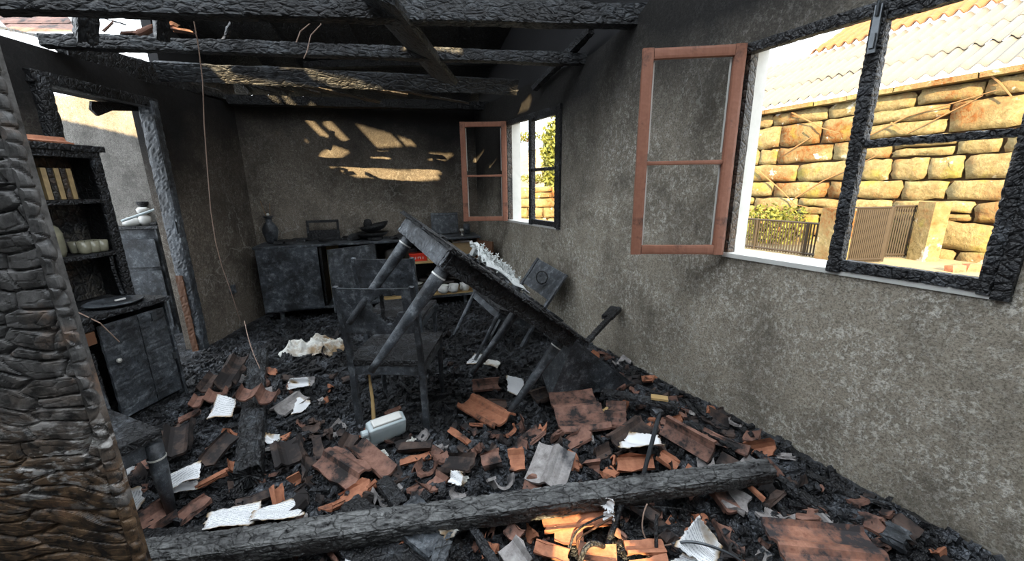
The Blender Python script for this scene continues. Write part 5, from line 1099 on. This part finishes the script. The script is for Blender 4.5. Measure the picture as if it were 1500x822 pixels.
sheet('torn_sheet', 'yellowed burnt booklet right of the pale sheet', [(706, 534), (728, 541), (734, 532), (714, 527)], (.03, .03, .05, .05), 'cloth', seed=12)
sheet('torn_sheet', 'white page behind the tilted table leg near the floor', [(744, 574), (764, 582), (768, 556), (742, 550)], (.05, .05, .13, .13), 'paper_plain', seed=13)
sheet('printed_form', 'white printed form with a boxed line at the bottom edge', [(504, 832), (556, 834), (560, 793), (512, 790)], (.06, .06, .07, .07), seed=14, curl=.008)
sheet('open_book', 'white fanned book with scorched edge at the bottom right', [(988, 800), (1046, 838), (1058, 800), (1022, 757)], (.12, .10, .14, .20), seed=15, curl=.035); sheet('book_page', 'second page of the fanned book at the bottom edge', [(975, 828), (1040, 850), (1046, 828), (1000, 812)], (.07, .07, .08, .08), seed=16)
sheet('melted_sheet', 'white melted sheet with yellow edge on the blackened tile', [(905, 652), (972, 662), (962, 645), (922, 632)], (.10, .09, .10, .12), 'paper_plain', seed=17, curl=.03)
sheet('torn_sheet', 'white stained paper hanging under the long beam', [(632, 764), (655, 792), (682, 772), (672, 758)], (.13, .10, .10, .14), 'cloth', seed=18)
sheet('torn_sheet', 'round yellowed printed scrap above the middle of the beam', [(656, 708), (676, 712), (680, 692), (662, 690)], (.08, .08, .11, .11), 'paper', seed=19)
sheet('torn_sheet', 'white scrap sticking up just under the beam right of the sun patch', [(884, 736), (898, 752), (898, 732), (890, 726)], (.13, .12, .17, .17), 'paper_plain', seed=20)
sheet('torn_sheet', 'white scrap beside the cable foot at the bottom', [(884, 758), (900, 764), (896, 750), (886, 748)], (.10, .10, .13, .13), 'paper_plain', seed=21)
# printed form box
fq = on_bed(533, 812, .075)
# crumpled cloth
n = 90; U, W = np.meshgrid(np.linspace(-1, 1, n), np.linspace(-1, 1, n), indexing='ij'); rr = np.sqrt(U ** 2 + W ** 2); cA = on_bed(462, 516, .0); ex_ = on_bed(505, 514, 0) - on_bed(423, 516, 0); Lc = np.linalg.norm(ex_) / 2
flat = np.stack([U.ravel(), W.ravel(), U.ravel() * 0], 1)
def ridge(k, sd_): return 1 - np.abs(sn(flat + .25 * sn(flat, 3, sd_)[:, None], k, sd_))
fold = (.55 * ridge(3.2, 1.1) + .3 * ridge(7.5, 2.3) + .15 * ridge(17, 3.7)).reshape(U.shape)
env = np.clip((1.15 + .22 * np.sin(5 * np.arctan2(W, U) + 1) * .6 - rr) / .45, 0, 1)
P = np.stack([U * Lc * 1.1 + .012 * sn(flat, 6, 4).reshape(U.shape), W * Lc * .60 + .012 * sn(flat, 7, 5).reshape(U.shape), .02 + .13 * env * fold ** 1.6], 2)
env1 = env.reshape(-1); keep = [q for q in grid_faces(n, n) if env1[q[0]] > .02]
clo = ob('crumpled_cloth', (P.reshape(-1, 3), keep), M['cloth'], smooth=True); clo.matrix_basis = mtx(cA, rz(math.atan2(ex_[1], ex_[0]))); tag(clo, 'crumpled white and brown scorched cloth on the ash before the sideboard', 'cloth'); md = clo.modifiers.new('thickness', 'SOLIDIFY'); md.thickness = .004
# plastic canister
ca = on_bed(565, 640, .02); cn = empty('plastic_canister', ca, rz(.62) @ rx(.35)); tag(cn, 'translucent white plastic canister lying by the front chair leg', 'canister')
bm_ = timber_geo(.20, .085, .13, .01, 0.0, (1, 1, 1), .001, 1); bm_[0][:, 0] -= .10; yy = np.abs(bm_[0][:, 0]) / .10; bm_[0][:, 1:] *= (1 - .28 * np.clip(yy - .72, 0, 1) ** 1.2 * 2)[:, None]
ob('body', bm_, M['plastic'], cn, (0, 0, .075), smooth=True); ob('rim', timber_geo(.16, .05, .02, .01, 0, (1, 1, 1), .001, 2), M['ceramic'], cn, (-.08, 0, .142), smooth=True); ob('spout', lathe([(.02, 0), (.02, .03), (.014, .034)], 12), M['plastic'], cn, (-.10, 0, .09), ry(-math.pi / 2))
s0 = on_bed(548, 622, .04); s1 = at_y(540, 546, s0[1] + .06); tag(ob('peeled_stick', tube([s0, s0 * .5 + s1 * .5 + V3(.006, 0, 0), s1], [.012, .010, .007], 7), M['lightwood']), 'pale peeled stick standing under the end of the long table leg', 'stick')
for k, (px, s, lb) in enumerate([((537, 655), .035, 'whitish melted lump left of the canister'), ((560, 668), .025, 'yellowish melted lump in front of the canister'), ((604, 652), .03, 'greenish melted puddle right of the canister'), ((678, 706), .025, 'yellow crumpled lump above the middle of the beam')]):
    q = on_bed(*px, .02); U, W = np.meshgrid(np.linspace(0, 2 * math.pi, 15)[:-1], np.linspace(.05, math.pi - .05, 9), indexing='ij'); rr_ = s * (1 + .45 * np.sin(3 * U + k) * np.sin(5 * W) + .2 * np.sin(7 * U + 4 * W)); P = np.stack([rr_ * np.cos(U) * np.sin(W), rr_ * np.sin(U) * np.sin(W), rr_ * np.cos(W)], 2).reshape(-1, 3)
    F_ = [(i * 9 + j, i * 9 + j + 1, ((i + 1) % 14) * 9 + j + 1, ((i + 1) % 14) * 9 + j) for i in range(14) for j in range(8)]; tag(ob('melted_lump', (P, F_), M['cloth'] if k else M['paper_plain'], loc=q), lb, 'melted plastic')
# rod, cables, straps near the bottom right
rd0 = on_bed(943, 694, .06); rd1 = at_y(966, 606, rd0[1] + .10); rod = empty('metal_rod', rd0); tag(rod, 'grey metal rod with round head standing up from the tiles', 'rod'); ob('shaft', tube([V3(0, 0, 0), rd1 - rd0], .010, 8), M['metal'], rod); ob('head', timber_geo(.05, .035, .03, .01, .002, seed=3), M['char'], rod, rd1 - rd0 - V3(.03, 0, 0), rz(.3))
def curve_px(name, label, pts, y0, y1, rad, mat, cat, group=None):
    P = [at_y(x, y, y0 + (y1 - y0) * i / (len(pts) - 1)) for i, (x, y) in enumerate(pts)]; Q = []
    for i in range(len(P) - 1):
        a, b_, c_, d_ = P[max(i - 1, 0)], P[i], P[i + 1], P[min(i + 2, len(P) - 1)]
        for t_ in np.linspace(0, 1, 6)[:-1]: Q.append(.5 * ((2 * b_) + (c_ - a) * t_ + (2 * a - 5 * b_ + 4 * c_ - d_) * t_ ** 2 + (3 * b_ - a - 3 * c_ + d_) * t_ ** 3))
    Q.append(P[-1]); return tag(ob(name, tube(Q, rad, 7), M[mat], smooth=True), label, cat, group)
curve_px('burnt_strut', 'dark iron strut leaning from under the beam to the bottom edge', [(912, 732), (903, 760), (893, 790), (884, 826)], 1.32, 1.12, .012, 'char', 'strut')
curve_px('burnt_cable', 'thick burnt cable curling at the foot of the iron strut', [(884, 800), (868, 796), (856, 806), (848, 830)], 1.14, 1.08, .010, 'char', 'cable')
curve_px('burnt_wire', 'thin burnt wire arching over the sunlit tiles, upper', [(900, 750), (870, 762), (845, 778), (834, 805)], 1.27, 1.16, .004, 'char', 'wire'); curve_px('burnt_wire', 'thin rusty wire arching over the sunlit tiles, lower', [(898, 757), (868, 776), (846, 792), (850, 812)], 1.24, 1.14, .004, 'rust', 'wire')
curve_px('burnt_wire', 'looped pale wire beside the terracotta pair', [(948, 738), (943, 752), (941, 775), (950, 795), (968, 800), (985, 797)], 1.27, 1.17, .003, 'rust_light', 'wire'); curve_px('metal_strap', 'bent metal strap crossing the fanned book to the bottom edge', [(984, 797), (1010, 794), (1040, 800), (1075, 815), (1100, 835)], 1.12, 1.05, .005, 'metal', 'strap')
curve_px('metal_rod', 'dark upright rod left of the fanned book at the bottom edge', [(962, 755), (961, 780), (962, 830)], 1.22, 1.10, .007, 'char', 'rod'); curve_px('burnt_wire', 'thin dark wire running right from the beam under the tiles', [(930, 742), (985, 744), (1030, 752), (1085, 748)], 1.30, 1.36, .003, 'char', 'wire')
curve_px('burnt_wire', 'loose end of wire rising from the ash left of the cloth', [(358, 470), (364, 496), (372, 520), (381, 540)], 3.0, 2.5, .003, 'rust_light', 'wire')

# ------------------------------------------------------------------ labels that single out the many small pieces
ORD = ['', 'second', 'third', 'fourth', 'fifth', 'sixth', 'seventh', 'eighth', 'ninth', 'tenth', 'eleventh', 'twelfth', 'thirteenth', 'fourteenth', 'fifteenth', 'sixteenth', 'seventeenth', 'eighteenth', 'nineteenth', 'twentieth'] + ['twenty-' + w for w in ('first', 'second', 'third', 'fourth', 'fifth', 'sixth', 'seventh', 'eighth', 'ninth')]
bpy.context.view_layer.update()
MARKS = {'the white plastic canister': (565, 635), 'the crumpled cloth': (462, 513), 'the fanned open book': (1022, 790), 'the upright metal rod': (943, 694), 'the wall end of the long beam': (1120, 685), "the short left beam's near end": (364, 702),
         "the side chair's leg": (243, 755), 'the opened printed pages': (372, 758), 'the clean ribbed tile': (690, 615), 'the large corner tile': (1190, 790), 'the ash grey tile': (805, 675), 'the boxed printed form': (533, 805), 'the sunlit tiles': (845, 780),
         'the sloping black panel': (870, 570), 'the foot of the cabinet': (270, 590), 'the tipped chair': (700, 530), 'the louvred black block': (1310, 785), 'the long pink tile': (1025, 655), 'the wavy brown tile': (378, 570), "the sideboard's first leg": (410, 490),
         'the rimmed whole tile': (840, 605), 'the holed chair': (620, 630), 'the pinkish ridged tile': (505, 685), 'the pink halved tile': (738, 675)}
MP = {k: on_bed(*v)[:2] for k, v in MARKS.items()}
COLR = {'terracotta_clean': 'orange', 'terracotta_sooty': 'pinkish brown', 'terracotta_blackened': 'blackened', 'terracotta_ash_grey': 'ash grey'}
buckets = {}
for o in list(COL.objects):
    if o.parent is not None: continue
    st_ = o.name.split('.')[0]
    if st_ not in ('tile_shard', 'charred_stick', 'charcoal_lump'): continue
    p = np.array(o.matrix_basis.translation)[:2]; mk = min(MP, key=lambda k: np.linalg.norm(MP[k] - p)); d = float(np.linalg.norm(MP[mk] - p))
    size = max(o.dimensions)
    desc = {'tile_shard': COLR.get(o.data.materials[0].name, '') + (' sizeable' if size > .13 else ' small') + ' tile shard', 'charred_stick': ('long' if size > .17 else 'short') + ' black stick', 'charcoal_lump': ('big' if size > .075 else 'little') + ' charcoal lump'}[st_]
    buckets.setdefault((desc, mk), []).append((d, o))
for (desc, mk), L in buckets.items():
    L.sort(key=lambda q: q[0])
    for i, (d, o) in enumerate(L): o['label'] = f'{desc}, {ORD[min(i, len(ORD) - 1)]} nearest to {mk}'.replace(',  nearest', ', nearest') if i else f'{desc} nearest to {mk}'
def rank(stem_, word, key, fmt, want=None):
    L = [o for o in COL.objects if o.parent is None and o.name.split('.')[0] == stem_ and (want is None or want in o.get('label', ''))]
    L.sort(key=key)
    for i, o in enumerate(L): o['label'] = fmt.format('first' if i == 0 else ORD[i])
px_ = lambda o: o.matrix_basis.translation[0]; pz_ = lambda o: o.matrix_basis.translation[2]
rank('burnt_scrap', '', px_, "flat burnt scrap on the sideboard top, {} from the vase end")
rank('char_flake', '', lambda o: -pz_(o), "curled black char flake on the tilted table, {} down from its raised end")
rank('burnt_dish', '', px_, "sooty dish heaped at the back of the lower shelf, {} from the chair side")
rank('plate', '', pz_, "white and sooty saucer seen through the broken backrest, {} from the bottom", 'hole of the broken')
rank('plate', '', pz_, "saucer stacked beside the tilted table leg, {} from the bottom", 'tilted table leg'); rank('plate', '', pz_, "saucer in the stack near the open door, {} from the bottom", 'leftmost stack')
rank('wood_lath', '', px_, "splintered blackened lath under the flat sunlit plank, {} counting from the doorway"); rank('wood_scrap', '', px_, "small broken wood scrap on the tie beam, {} counting from the corner", 'broken roof scrap')
rank('drinking_glass', '', lambda o: -o.matrix_basis.translation[1], "small sooty glass beside the domed jar, {} counting from the jar"); rank('charred_crumb', '', lambda o: o.matrix_basis.translation[1], "charred crumb on the cabinet top, {} from its near end")
rank('book', '', lambda o: -o.matrix_basis.translation[1], "upright book in the upper hutch compartment, {} from the doorway side"); rank('vine_twig', '', px_, "bare brown twig on the sunlit stone facade, {} from the open casement")
